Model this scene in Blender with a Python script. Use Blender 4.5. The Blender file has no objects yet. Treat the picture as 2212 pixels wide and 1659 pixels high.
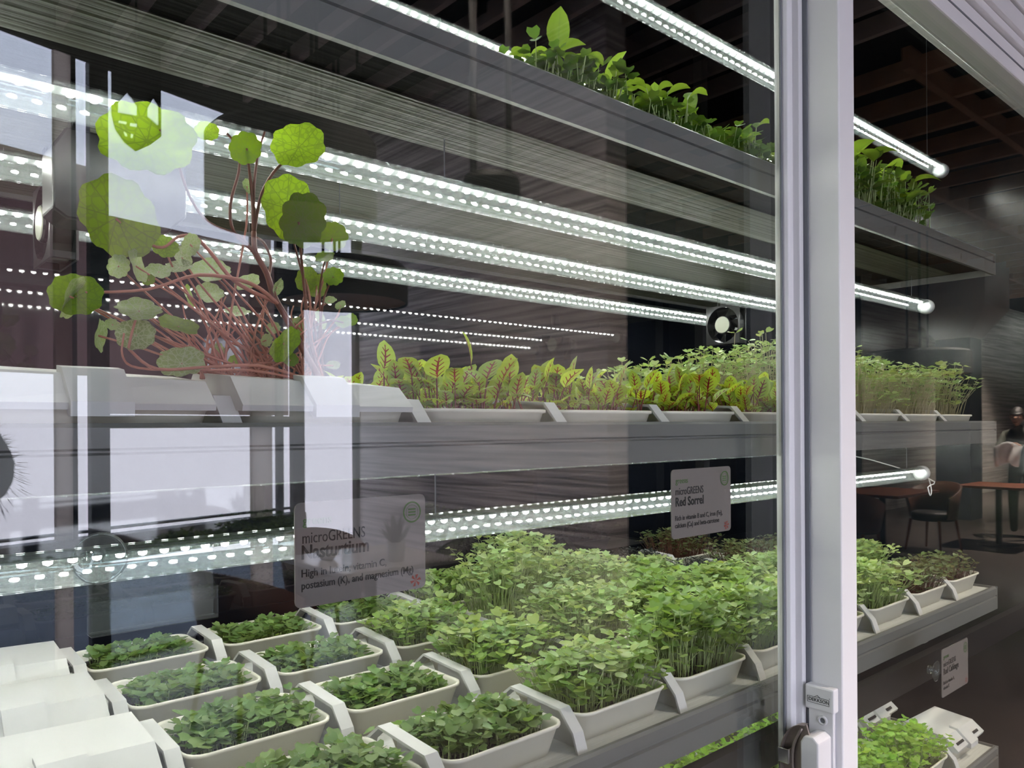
import bpy, math, random
import numpy as np
from mathutils import Vector, Matrix

# ------------------------------------------------------------------ camera, world, exposure
# all geometry below is written with z = 0 at eye level; everything is lifted by H at the end
H = 1.50
D = 0.68                      # distance from the lens to the inner (left) glass pane
F, AZ, ROLL, CX, CY = 1690.0, math.radians(41.4), 0.006, 1106.0, 918.5
S = bpy.context.scene
C = S.collection
cam = bpy.data.objects.new('camera', bpy.data.cameras.new('camera'))
C.objects.link(cam)
cam.data.sensor_width = 36.0
cam.data.lens = F / 2212.0 * 36.0
cam.data.shift_y = (CY - 829.5) / 2212.0
cam.data.clip_start = 0.02
cam.location = (0, 0, H)
fw = Vector((math.sin(AZ), math.cos(AZ), 0)); rt = Vector((math.cos(AZ), -math.sin(AZ), 0)); up = Vector((0, 0, 1))
cr, sr = math.cos(ROLL), math.sin(ROLL)
rx = rt * cr + up * -sr
ux = rt * sr + up * cr
R3 = Matrix((rx, ux, -fw)).transposed()
cam.rotation_euler = R3.to_euler()
S.camera = cam

W = bpy.data.worlds.new('sky'); S.world = W; W.use_nodes = True
wn = W.node_tree.nodes; wl = W.node_tree.links; wn.clear()
wo = wn.new('ShaderNodeOutputWorld'); wb = wn.new('ShaderNodeBackground')
wc = wn.new('ShaderNodeTexCoord'); ws = wn.new('ShaderNodeSeparateXYZ'); wr = wn.new('ShaderNodeValToRGB')
wl.new(wc.outputs['Generated'], ws.inputs[0]); wl.new(ws.outputs['Z'], wr.inputs[0])
wr.color_ramp.elements[0].position = 0.0; wr.color_ramp.elements[0].color = (0.79, 0.75, 0.90, 1)
wr.color_ramp.elements[1].position = 0.6; wr.color_ramp.elements[1].color = (0.52, 0.60, 0.82, 1)
wl.new(wr.outputs[0], wb.inputs['Color']); wb.inputs['Strength'].default_value = 9.0
wl.new(wb.outputs[0], wo.inputs[0])

S.view_settings.view_transform = 'Standard'
S.view_settings.look = 'None'
S.view_settings.exposure = 0.0
S.view_settings.gamma = 1.0
S.view_settings.use_curve_mapping = False
try:
    S.cycles.max_bounces = 7
    S.cycles.diffuse_bounces = 4
    S.cycles.transparent_max_bounces = 32
    S.cycles.sample_clamp_indirect = 6.0
    S.cycles.caustics_reflective = False
    S.cycles.caustics_refractive = False
except Exception:
    pass
LED_POWER = 165.0

# ------------------------------------------------------------------ helpers
rng = random.Random(7)
npr = np.random.default_rng(7)

def ray(px, py):
    a = (px - CX) / F; b = -(py - CY) / F
    u = a + ROLL * b; v = b - ROLL * a
    return Vector((math.sin(AZ) + u * math.cos(AZ), math.cos(AZ) - u * math.sin(AZ), v))
def at(px, py, Y):
    d = ray(px, py); return d * (Y / d.y)

def curve_pts(P, n=4):
    P = [Vector(p) for p in P]; out = []
    for i in range(len(P)-1):
        p0, p1, p2, p3 = P[max(i-1, 0)], P[i], P[i+1], P[min(i+2, len(P)-1)]
        for k in range(n):
            t = k/n; out.append(0.5*((2*p1) + (p2-p0)*t + (2*p0-5*p1+4*p2-p3)*t*t + (3*p1-p0-3*p2+p3)*t**3))
    out.append(P[-1]); return out
curve_pts_ = curve_pts

class MB:
    def __init__(s): s.v = []; s.f = []; s.m = []; s.uv = None
    def add(s, vs, fs, m=0):
        b = len(s.v); s.v += [tuple(p) for p in vs]
        s.f += [tuple(i + b for i in f) for f in fs]; s.m += [m] * len(fs); return s
    def box(s, x0, x1, y0, y1, z0, z1, m=0):
        return s.add([(x0,y0,z0),(x1,y0,z0),(x1,y1,z0),(x0,y1,z0),(x0,y0,z1),(x1,y0,z1),(x1,y1,z1),(x0,y1,z1)],
              [(0,3,2,1),(4,5,6,7),(0,1,5,4),(1,2,6,5),(2,3,7,6),(3,0,4,7)], m)
    def rbox(s, o, a, b, c, da, db, dc, m=0):          # box at o with half sizes along axes a b c
        o, a, b, c = Vector(o), Vector(a), Vector(b), Vector(c)
        P = [o + a*da*i + b*db*j + c*dc*k for k in (-1,1) for j in (-1,1) for i in (-1,1)]
        return s.add(P, [(0,2,3,1),(4,5,7,6),(0,1,5,4),(1,3,7,5),(3,2,6,7),(2,0,4,6)], m)
    def prism(s, poly, axis, a0, a1, m=0):             # poly of 2-D points extruded along an axis
        def mk(p, t):
            return {'x': (t, p[0], p[1]), 'y': (p[0], t, p[1]), 'z': (p[0], p[1], t)}[axis]
        n = len(poly)
        vs = [mk(p, a0) for p in poly] + [mk(p, a1) for p in poly]
        fs = [tuple(range(n))[::-1], tuple(range(n, 2*n))] + [(i, (i+1) % n, (i+1) % n + n, i + n) for i in range(n)]
        return s.add(vs, fs, m)
    def tube(s, pts, rad, n=8, m=0, cap=True):
        pts = [Vector(p) for p in pts]
        if not hasattr(rad, '__len__'): rad = [rad] * len(pts)
        ref = None; vs = []; fs = []
        for i, p in enumerate(pts):
            t = (pts[min(i+1, len(pts)-1)] - pts[max(i-1, 0)]).normalized()
            if ref is None:
                ref = t.orthogonal().normalized()
            ref = (ref - t * ref.dot(t)).normalized(); b = t.cross(ref)
            for k in range(n):
                a = 2 * math.pi * k / n
                vs.append(p + (ref * math.cos(a) + b * math.sin(a)) * rad[i])
        for i in range(len(pts) - 1):
            for k in range(n):
                fs.append((i*n + k, i*n + (k+1) % n, (i+1)*n + (k+1) % n, (i+1)*n + k))
        if cap:
            fs.append(tuple(range(n))[::-1]); fs.append(tuple(range((len(pts)-1)*n, len(pts)*n)))
        return s.add(vs, fs, m)
    def lathe(s, prof, o=(0,0,0), n=24, m=0, axis='z'):
        vs = []; fs = []
        for (r, z) in prof:
            for k in range(n):
                a = 2 * math.pi * k / n
                p = (r*math.cos(a), r*math.sin(a), z) if axis == 'z' else ((z, r*math.cos(a), r*math.sin(a)) if axis == 'x' else (r*math.sin(a), z, r*math.cos(a)))
                vs.append((p[0]+o[0], p[1]+o[1], p[2]+o[2]))
        for i in range(len(prof) - 1):
            for k in range(n):
                fs.append((i*n + k, i*n + (k+1) % n, (i+1)*n + (k+1) % n, (i+1)*n + k))
        return s.add(vs, fs, m)
    def mesh(s, name, mats, smooth=False):
        me = bpy.data.meshes.new(name); me.from_pydata(s.v, [], s.f); 
        for mt in (mats if isinstance(mats, (list, tuple)) else [mats]): me.materials.append(mt)
        if max(s.m, default=0): me.polygons.foreach_set('material_index', s.m)
        if smooth: me.polygons.foreach_set('use_smooth', [True] * len(s.f))
        me.update(); return me

def link(name, me, parent=None, loc=None, world=True):
    o = bpy.data.objects.new(name, me); C.objects.link(o)
    if parent is not None:
        o.parent = parent
        if loc is None and world:
            p = parent; off = Vector((0,0,0))
            while p is not None: off += p.location; p = p.parent
            o.location = -off
    if loc is not None: o.location = loc
    return o
def obj(name, mb, mats, parent=None, smooth=False, bevel=0.0, world=True, loc=None, seg=2):
    o = link(name, mb.mesh(name, mats, smooth), parent, loc, world)
    if bevel:
        b = o.modifiers.new('bevel', 'BEVEL'); b.width = bevel; b.segments = seg; b.limit_method = 'ANGLE'
    return o
def tag(o, label=None, cat=None, group=None, kind=None):
    if label: o['label'] = label
    if cat: o['category'] = cat
    if group: o['group'] = group
    if kind: o['kind'] = kind
    return o
def thing(name, label, cat, loc=(0,0,0), group=None):
    o = bpy.data.objects.new(name, None); C.objects.link(o); o.location = loc
    o.empty_display_size = 0.05
    return tag(o, label, cat, group)
def struct(name, mb, mats, parent=None, bevel=0.0, label=None):
    o = obj(name, mb, mats, parent, bevel=bevel)
    if parent is None: o['kind'] = 'structure'
    if label: o['label'] = label
    return o

# ------------------------------------------------------------------ materials
MT = {}
def mat(name, col, rough=0.5, metal=0.0, spec=0.5, noise=0.0, nscale=20.0, bump=0.0, bscale=80.0, emit=None, estr=0.0):
    m = bpy.data.materials.new(name); m.use_nodes = True
    nt = m.node_tree; p = nt.nodes['Principled BSDF']
    p.inputs['Roughness'].default_value = rough; p.inputs['Metallic'].default_value = metal
    p.inputs['Specular IOR Level'].default_value = spec
    tc = nt.nodes.new('ShaderNodeTexCoord')
    if noise:
        n = nt.nodes.new('ShaderNodeTexNoise'); n.inputs['Scale'].default_value = nscale; n.inputs['Detail'].default_value = 4
        nt.links.new(tc.outputs['Object'], n.inputs['Vector'])
        mx = nt.nodes.new('ShaderNodeMix'); mx.data_type = 'RGBA'
        mx.inputs[6].default_value = tuple(c*(1-noise) for c in col) + (1,); mx.inputs[7].default_value = tuple(min(1, c*(1+noise)) for c in col) + (1,)
        nt.links.new(n.outputs['Fac'], mx.inputs[0]); nt.links.new(mx.outputs[2], p.inputs['Base Color'])
    else:
        p.inputs['Base Color'].default_value = tuple(col) + (1,)
    if bump:
        n2 = nt.nodes.new('ShaderNodeTexNoise'); n2.inputs['Scale'].default_value = bscale
        nt.links.new(tc.outputs['Object'], n2.inputs['Vector'])
        b = nt.nodes.new('ShaderNodeBump'); b.inputs['Strength'].default_value = bump; b.inputs['Distance'].default_value = 0.01
        nt.links.new(n2.outputs['Fac'], b.inputs['Height']); nt.links.new(b.outputs[0], p.inputs['Normal'])
    if emit:
        p.inputs['Emission Color'].default_value = tuple(emit) + (1,); p.inputs['Emission Strength'].default_value = estr
    MT[name] = m; return m

def glass_mat(name, f0=0.045, tint=(0.98, 1.0, 0.99), haze=0.0, hazecol=(0.8,0.85,0.85), rough=0.0):
    """clear sheet: straight-through transparency plus Schlick reflection on both faces"""
    m = bpy.data.materials.new(name); m.use_nodes = True
    nt = m.node_tree; nt.nodes.clear(); L = nt.links.new
    out = nt.nodes.new('ShaderNodeOutputMaterial')
    g = nt.nodes.new('ShaderNodeNewGeometry'); dt = nt.nodes.new('ShaderNodeVectorMath'); dt.operation = 'DOT_PRODUCT'
    L(g.outputs['Normal'], dt.inputs[0]); L(g.outputs['Incoming'], dt.inputs[1])
    ab = nt.nodes.new('ShaderNodeMath'); ab.operation = 'ABSOLUTE'; L(dt.outputs['Value'], ab.inputs[0])
    om = nt.nodes.new('ShaderNodeMath'); om.operation = 'SUBTRACT'; om.inputs[0].default_value = 1.0; L(ab.outputs[0], om.inputs[1])
    pw = nt.nodes.new('ShaderNodeMath'); pw.operation = 'POWER'; pw.inputs[1].default_value = 5.0; L(om.outputs[0], pw.inputs[0])
    ma = nt.nodes.new('ShaderNodeMath'); ma.operation = 'MULTIPLY_ADD'; ma.inputs[1].default_value = 1 - f0; ma.inputs[2].default_value = f0; L(pw.outputs[0], ma.inputs[0])
    tr = nt.nodes.new('ShaderNodeBsdfTransparent'); tr.inputs[0].default_value = tuple(tint) + (1,)
    gl = nt.nodes.new('ShaderNodeBsdfGlossy'); gl.inputs['Roughness'].default_value = rough
    mx = nt.nodes.new('ShaderNodeMixShader'); L(ma.outputs[0], mx.inputs[0]); L(tr.outputs[0], mx.inputs[1]); L(gl.outputs[0], mx.inputs[2])
    last = mx
    if haze:
        df = nt.nodes.new('ShaderNodeBsdfDiffuse'); df.inputs[0].default_value = tuple(hazecol) + (1,)
        tl = nt.nodes.new('ShaderNodeBsdfTranslucent'); tl.inputs[0].default_value = tuple(hazecol) + (1,)
        m2 = nt.nodes.new('ShaderNodeMixShader'); m2.inputs[0].default_value = 0.5; L(df.outputs[0], m2.inputs[1]); L(tl.outputs[0], m2.inputs[2])
        m3 = nt.nodes.new('ShaderNodeMixShader'); m3.inputs[0].default_value = haze; L(mx.outputs[0], m3.inputs[1]); L(m2.outputs[0], m3.inputs[2])
        last = m3
    L(last.outputs[0], out.inputs[0]); MT[name] = m; return m

def leaf_mat(name, col, tcol, transl=0.4, rough=0.45, kind=None, vcol=None):
    """thin leaf: principled + translucent, tinted per leaf by the 'tint' attribute; optional vein pattern from the leaf's UV"""
    m = bpy.data.materials.new(name); m.use_nodes = True
    nt = m.node_tree; nt.nodes.clear(); L = nt.links.new
    N = nt.nodes.new
    out = N('ShaderNodeOutputMaterial'); p = N('ShaderNodeBsdfPrincipled'); t = N('ShaderNodeBsdfTranslucent'); mx = N('ShaderNodeMixShader')
    p.inputs['Roughness'].default_value = rough; p.inputs['Specular IOR Level'].default_value = 0.35
    mx.inputs[0].default_value = transl
    at_ = N('ShaderNodeAttribute'); at_.attribute_name = 'tint'
    oi = N('ShaderNodeObjectInfo')
    hv = N('ShaderNodeMath'); hv.operation = 'MULTIPLY_ADD'; hv.inputs[1].default_value = 0.5; hv.inputs[2].default_value = 0.75; L(oi.outputs['Random'], hv.inputs[0])
    def tinted(c):
        mm = N('ShaderNodeMix'); mm.data_type = 'RGBA'; mm.blend_type = 'MULTIPLY'; mm.inputs[0].default_value = 1.0
        mm.inputs[6].default_value = tuple(c) + (1,)
        if kind is None: L(at_.outputs['Color'], mm.inputs[7])
        else: L(hv.outputs[0], mm.inputs[7])
        return mm.outputs[2]
    c1, c2 = tinted(col), tinted(tcol)
    if kind:
        uv = N('ShaderNodeUVMap'); sp = N('ShaderNodeSeparateXYZ'); L(uv.outputs[0], sp.inputs[0])
        def M_(op, a, b=None, c=None):
            n = N('ShaderNodeMath'); n.operation = op
            for i, x in enumerate((a, b, c)):
                if x is None: continue
                if isinstance(x, (int, float)): n.inputs[i].default_value = x
                else: L(x, n.inputs[i])
            return n.outputs[0]
        U, V = sp.outputs['X'], sp.outputs['Y']
        if kind == 'pinnate':
            au = M_('ABSOLUTE', M_('MULTIPLY_ADD', U, 2.0, -1.0))
            mid = M_('LESS_THAN', au, M_('MULTIPLY_ADD', V, -0.09, 0.13))
            mid = M_('MULTIPLY', mid, M_('LESS_THAN', V, 0.86))
            ph = M_('FRACT', M_('MULTIPLY_ADD', au, -1.7, M_('MULTIPLY', V, 5.2)))
            side = M_('LESS_THAN', ph, M_('MULTIPLY_ADD', au, -0.22, 0.30))
            side = M_('MULTIPLY', side, M_('LESS_THAN', au, M_('MULTIPLY_ADD', V, -0.5, 0.78)))
            side = M_('MULTIPLY', side, M_('LESS_THAN', V, 0.82))
            fac = M_('MAXIMUM', mid, side)
        elif kind == 'midrib':
            au = M_('ABSOLUTE', M_('MULTIPLY_ADD', U, 2.0, -1.0))
            mid = M_('LESS_THAN', au, 0.05)
            ph = M_('FRACT', M_('MULTIPLY_ADD', au, -1.2, M_('MULTIPLY', V, 4.5)))
            side = M_('MULTIPLY', M_('LESS_THAN', ph, 0.06), 0.6)
            fac = M_('MULTIPLY', M_('MAXIMUM', mid, side), 0.5)
        else:   # peltate: veins run out from the middle
            x = M_('MULTIPLY_ADD', U, 2.0, -1.0); y = M_('MULTIPLY_ADD', V, 2.0, -1.0)
            r = M_('SQRT', M_('ADD', M_('MULTIPLY', x, x), M_('MULTIPLY', y, y)))
            th = M_('ARCTAN2', y, x)
            sv = M_('ABSOLUTE', M_('SINE', M_('MULTIPLY', th, 4.5)))
            fac = M_('LESS_THAN', M_('MULTIPLY', sv, r), 0.06)
            vor = N('ShaderNodeTexVoronoi'); vor.feature = 'DISTANCE_TO_EDGE'; vor.inputs['Scale'].default_value = 9.0; L(uv.outputs[0], vor.inputs['Vector'])
            fac = M_('MULTIPLY', M_('MAXIMUM', fac, M_('MULTIPLY', M_('LESS_THAN', vor.outputs['Distance'], 0.075), 0.6)), 0.85)
        def vein(c, vc):
            mm = N('ShaderNodeMix'); mm.data_type = 'RGBA'; L(fac, mm.inputs[0]); L(c, mm.inputs[6]); mm.inputs[7].default_value = tuple(vc) + (1,)
            return mm.outputs[2]
        c1, c2 = vein(c1, vcol), vein(c2, vcol)
    L(c1, p.inputs['Base Color']); L(c2, t.inputs['Color'])
    L(p.outputs[0], mx.inputs[1]); L(t.outputs[0], mx.inputs[2]); L(mx.outputs[0], out.inputs[0])
    MT[name] = m; return m

glass_mat('pane_glass', 0.05)
glass_mat('window_glass', 0.04)
glass_mat('tube_plastic', 0.04, tint=(0.97, 0.99, 0.99), haze=0.022, hazecol=(0.80, 0.90, 0.90))
glass_mat('clear_acrylic', 0.06, tint=(0.93, 0.95, 0.95), haze=0.03)
mat('cream_plastic', (0.80, 0.76, 0.65), 0.38, noise=0.03, nscale=8)
mat('white_plastic', (0.60, 0.59, 0.57), 0.42, noise=0.03, nscale=6)
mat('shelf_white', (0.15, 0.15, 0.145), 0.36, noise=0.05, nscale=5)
mat('led_board', (0.10, 0.11, 0.11), 0.5)
mat('led_chip', (1, 1, 1), 0.4, emit=(1.0, 0.97, 0.90), estr=LED_POWER)
mat('clear_cap', (0.75, 0.78, 0.78), 0.25)
mat('black_metal', (0.012, 0.012, 0.014), 0.4)
mat('black_glass', (0.004, 0.005, 0.008), 0.03, spec=0.5)
mat('black_lining', (0.006, 0.008, 0.013), 0.22)
mat('white_frame', (0.87, 0.86, 0.85), 0.34, noise=0.02, nscale=4)
mat('grey_seal', (0.18, 0.19, 0.21), 0.5)
mat('lock_plastic', (0.80, 0.79, 0.78), 0.32)
mat('nickel', (0.30, 0.25, 0.21), 0.33, metal=0.55, noise=0.2, nscale=60)
mat('steel', (0.75, 0.72, 0.68), 0.2, metal=1.0)
mat('grey_print', (0.05, 0.05, 0.05), 0.6)
mat('card_paper', (0.185, 0.16, 0.15), 0.6)
mat('card_ink', (0.012, 0.012, 0.012), 0.7)
mat('card_green', (0.06, 0.13, 0.03), 0.7)
mat('card_red', (0.25, 0.04, 0.02), 0.7)
mat('growing_mat', (0.035, 0.025, 0.018), 0.95, noise=0.4, nscale=90, bump=0.4, bscale=200)
mat('pink_stem', (0.42, 0.17, 0.12), 0.5, noise=0.25, nscale=30)
mat('brown_stem', (0.16, 0.055, 0.035), 0.5, noise=0.25, nscale=30)
mat('red_stem', (0.16, 0.015, 0.02), 0.5)
mat('pale_stem', (0.42, 0.50, 0.22), 0.5)
mat('blush_stem', (0.46, 0.40, 0.24), 0.5)
mat('fan_plastic', (0.014, 0.014, 0.015), 0.35)
mat('fan_hub', (0.55, 0.57, 0.45), 0.35)
leaf_mat('radish_leaf', (0.17, 0.26, 0.085), (0.30, 0.44, 0.08), 0.32, 0.38)
leaf_mat('lush_leaf', (0.28, 0.40, 0.125), (0.48, 0.64, 0.12), 0.34, 0.38)
leaf_mat('pale_leaf', (0.37, 0.48, 0.20), (0.52, 0.66, 0.20), 0.34, 0.38)
leaf_mat('lime_leaf', (0.26, 0.44, 0.06), (0.48, 0.70, 0.08), 0.38)
leaf_mat('dark_leaf', (0.022, 0.028, 0.028), (0.03, 0.04, 0.03), 0.15)
leaf_mat('bronze_leaf', (0.12, 0.16, 0.06), (0.22, 0.20, 0.07), 0.3)
leaf_mat('basil_leaf', (0.10, 0.22, 0.03), (0.42, 0.62, 0.045), 0.46, kind='midrib', vcol=(0.16, 0.26, 0.05))
leaf_mat('basil_small_leaf', (0.07, 0.15, 0.03), (0.22, 0.38, 0.04), 0.38)
leaf_mat('sorrel_leaf', (0.27, 0.40, 0.07), (0.55, 0.66, 0.04), 0.42, kind='pinnate', vcol=(0.22, 0.012, 0.015))
leaf_mat('nasturtium_leaf', (0.10, 0.19, 0.03), (0.30, 0.44, 0.012), 0.42, kind='peltate', vcol=(0.13, 0.20, 0.03))
leaf_mat('nasturtium_shaded_leaf', (0.07, 0.12, 0.02), (0.17, 0.23, 0.012), 0.38, kind='peltate', vcol=(0.10, 0.12, 0.04))  # darker copy of the leaf, underside shade put into the colour
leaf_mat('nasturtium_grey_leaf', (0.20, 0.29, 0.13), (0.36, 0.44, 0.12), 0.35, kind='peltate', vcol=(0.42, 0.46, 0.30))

def ribbed(name, col, axis_scale, strength, rough=0.6, wav=0.12, spec=0.4):
    """fine ribs running along x (boards, extrusions)"""
    m = bpy.data.materials.new(name); m.use_nodes = True
    nt = m.node_tree; L = nt.links.new; N = nt.nodes.new; p = nt.nodes['Principled BSDF']; p.inputs['Roughness'].default_value = rough; p.inputs['Specular IOR Level'].default_value = spec
    tc = N('ShaderNodeTexCoord'); mp = N('ShaderNodeMapping'); mp.inputs['Scale'].default_value = axis_scale; L(tc.outputs['Object'], mp.inputs[0])
    no = N('ShaderNodeTexNoise'); no.inputs['Scale'].default_value = 1.0; no.inputs['Detail'].default_value = 3; L(mp.outputs[0], no.inputs['Vector'])
    cr_ = N('ShaderNodeValToRGB'); cr_.color_ramp.elements[0].position = 0.35; cr_.color_ramp.elements[1].position = 0.65
    cr_.color_ramp.elements[0].color = tuple(c*(1-wav) for c in col) + (1,); cr_.color_ramp.elements[1].color = tuple(min(1, c*(1+wav)) for c in col) + (1,)
    L(no.outputs['Fac'], cr_.inputs[0]); L(cr_.outputs[0], p.inputs['Base Color'])
    b = N('ShaderNodeBump'); b.inputs['Strength'].default_value = strength; b.inputs['Distance'].default_value = 0.01; L(no.outputs['Fac'], b.inputs['Height']); L(b.outputs[0], p.inputs['Normal'])
    MT[name] = m; return m
ribbed('shelf_deck', (0.62, 0.62, 0.59), (0.6, 130.0, 1.0), 0.3, 0.45, 0.06)
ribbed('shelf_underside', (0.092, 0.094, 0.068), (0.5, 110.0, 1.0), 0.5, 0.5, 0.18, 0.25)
ribbed('shelf_black', (0.012, 0.011, 0.011), (0.5, 110.0, 1.0), 0.2, 0.9, 0.2, 0.05)
ribbed('striped_stone', (0.66, 0.58, 0.56), (0.9, 0.9, 34.0), 0.9, 0.75, 0.45)
ribbed('pale_stone', (0.74, 0.69, 0.64), (0.7, 0.7, 22.0), 0.5, 0.75, 0.25)
mat('ceiling_black', (0.010, 0.010, 0.011), 0.9)
mat('slat_wood', (0.42, 0.33, 0.30), 0.6, noise=0.25, nscale=10)
mat('grid_wood', (0.36, 0.20, 0.12), 0.6, noise=0.25, nscale=10)
mat('floor_dark', (0.06, 0.05, 0.045), 0.35, noise=0.3, nscale=3)
mat('wall_dark', (0.010, 0.014, 0.024), 0.6)
mat('mullion_dark', (0.014, 0.013, 0.014), 0.45)
mat('reveal_beige', (0.55, 0.50, 0.45), 0.6)
mat('city_ground', (0.062, 0.070, 0.084), 0.9, noise=0.6, nscale=0.08)
mat('lamp_black', (0.012, 0.011, 0.010), 0.6)
mat('lamp_lining', (0.40, 0.22, 0.12), 0.5)
mat('chair_leather', (0.11, 0.045, 0.025), 0.45, noise=0.2, nscale=12)
mat('chair_dark', (0.014, 0.012, 0.012), 0.5)
mat('table_top', (0.50, 0.47, 0.45), 0.15)
mat('table_wood', (0.16, 0.05, 0.025), 0.35)
mat('ceramic', (0.8, 0.78, 0.75), 0.2)
mat('plant_dark', (0.03, 0.07, 0.02), 0.6)
mat('pillar_slate', (0.07, 0.08, 0.10), 0.35, noise=0.3, nscale=6)
mat('skin', (0.55, 0.33, 0.24), 0.5)
mat('hair_black', (0.010, 0.008, 0.007), 0.5)
mat('shirt_olive', (0.06, 0.065, 0.05), 0.8)
mat('coat_dark', (0.008, 0.008, 0.008), 0.9)
mat('cloth_white', (0.8, 0.78, 0.78), 0.8)
mat('blue_cloth', (0.05, 0.12, 0.25), 0.8)
mat('fill_light', (1, 1, 1), 0.4, emit=(1.0, 0.88, 0.75), estr=2.0)
def blind_mat():
    m = bpy.data.materials.new('blind_fabric'); m.use_nodes = True; nt = m.node_tree; nt.nodes.clear(); L = nt.links.new
    o = nt.nodes.new('ShaderNodeOutputMaterial'); a = nt.nodes.new('ShaderNodeBsdfTranslucent'); b = nt.nodes.new('ShaderNodeBsdfDiffuse'); x = nt.nodes.new('ShaderNodeMixShader')
    a.inputs[0].default_value = (0.56, 0.43, 0.415, 1); b.inputs[0].default_value = (0.45, 0.34, 0.33, 1); x.inputs[0].default_value = 0.25
    L(a.outputs[0], x.inputs[1]); L(b.outputs[0], x.inputs[2]); L(x.outputs[0], o.inputs[0]); MT['blind_fabric'] = m
blind_mat()
_fb = MT['blind_fabric'].copy(); _fb.name = 'translucent_beige'; MT['translucent_beige'] = _fb
for _n in _fb.node_tree.nodes:
    if _n.type == 'BSDF_TRANSLUCENT': _n.inputs[0].default_value = (0.82, 0.74, 0.68, 1)
    if _n.type == 'MIX_SHADER': _n.inputs[0].default_value = 0.12

def text(txt, size, M4, mt, parent, bold=0.0, name='lettering', align='LEFT', extrude=0.0002, sx=1.0):
    cu = bpy.data.curves.new(name, 'FONT'); cu.body = txt; cu.size = size; cu.offset = bold; cu.extrude = extrude; cu.align_x = align; cu.resolution_u = 3
    to = bpy.data.objects.new(name, cu); C.objects.link(to)
    dg = bpy.context.evaluated_depsgraph_get()
    me = bpy.data.meshes.new_from_object(to.evaluated_get(dg)); bpy.data.objects.remove(to)
    me.transform(Matrix.Diagonal((sx, 1, 1, 1))); me.transform(M4); me.materials.clear(); me.materials.append(mt)
    return link(name, me, parent)

# ------------------------------------------------------------------ the cabinet: shell
X0, X1, YB, ZT, ZB = -0.80, 2.78, 1.78, 1.35, -1.05
struct('wall_cabinet_back', MB().box(X0, X1, YB, YB+0.03, ZB, ZT), MT['black_glass'])
struct('wall_cabinet_left', MB().box(X0-0.03, X0, 0.66, YB, ZB, ZT), MT['black_lining'])
struct('wall_cabinet_right', MB().box(X1, X1+0.03, 0.60, YB, ZB, ZT), MT['black_lining'])
struct('ceiling_cabinet', MB().box(X0, X1, 0.66, YB, ZT, ZT+0.03), MT['black_lining'])
struct('floor_cabinet', MB().box(X0, X1, 0.66, YB, ZB-0.03, ZB), MT['black_lining'])
b = MB().box(X0-0.03, X1+0.03, 0.58, 0.70, -H, ZB-0.03)
struct('trim_plinth', b, MT['black_metal'])
# header over the doors: three white steps
b = MB(); b.box(X0, X1+0.5, 0.585, 0.72, 0.885, 0.905); b.box(X0, X1+0.5, 0.575, 0.60, 0.905, 0.95); b.box(X0, X1+0.5, 0.57, 0.60, 0.955, 1.75); b.box(X0, X1+0.5, 0.60, 0.72, 0.905, 1.75)
struct('trim_header', b, MT['white_frame'], bevel=0.003)

# ------------------------------------------------------------------ sliding doors
def door(name, label, x0, x1, yg, stile_l, stile_r, top, bot):
    t = thing(name, label, 'door', (x0, yg, bot))
    obj('glass_pane', MB().box(x0+0.01, x1-0.01, yg-0.003, yg+0.003, bot+0.01, top-0.01), MT['pane_glass'], t)
    return t
dl = door('sliding_door', 'left glass sliding door with white stile, holding the nasturtium and red sorrel cards', X0, 1.212, D, None, None, 0.88, -0.97)
# right stile of the left door: stepped white extrusion
s = MB(); s.prism([(1.194, 0.688), (1.194, 0.671), (1.1965, 0.665), (1.211, 0.664), (1.212, 0.669), (1.2155, 0.669), (1.2165, 0.656), (1.2275, 0.655), (1.2275, 0.688)], 'z', -0.97, 0.88)
obj('stile', s, MT['white_frame'], dl, bevel=0.0015)
s = MB(); s.box(1.190, 1.195, 0.6735, 0.6765, -0.96, 0.87)
obj('seal', s, MT['grey_seal'], dl)
obj('bottom_rail', MB().box(X0, 1.194, 0.655, 0.70, -0.97, -0.92), MT['white_frame'], dl, bevel=0.003)
dr = door('sliding_door', 'right glass sliding door with wide white stile carrying the lock', 1.26, 2.74, 0.622, None, None, 0.83, -0.97)
s = MB(); s.prism([(1.231, 0.650), (1.231, 0.597), (1.233, 0.595), (1.2835, 0.595), (1.285, 0.597), (1.285, 0.650)], 'z', -0.97, 0.88)
obj('stile', s, MT['white_frame'], dr, bevel=0.0015)
s = MB(); s.box(1.2275, 1.231, 0.648, 0.688, -0.97, 0.88)
obj('seal', s, MT['grey_seal'], dr)
s = MB(); s.box(1.285, 2.74, 0.595, 0.65, 0.815, 0.882)
obj('top_rail', s, MT['white_frame'], dr, bevel=0.004)
s = MB(); s.box(1.285, 2.74, 0.593, 0.5955, 0.846, 0.849)
obj('rail_groove', s, MT['grey_seal'], dr)
obj('bottom_rail', MB().box(1.285, 2.74, 0.595, 0.65, -0.97, -0.92), MT['white_frame'], dr, bevel=0.003)

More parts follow.
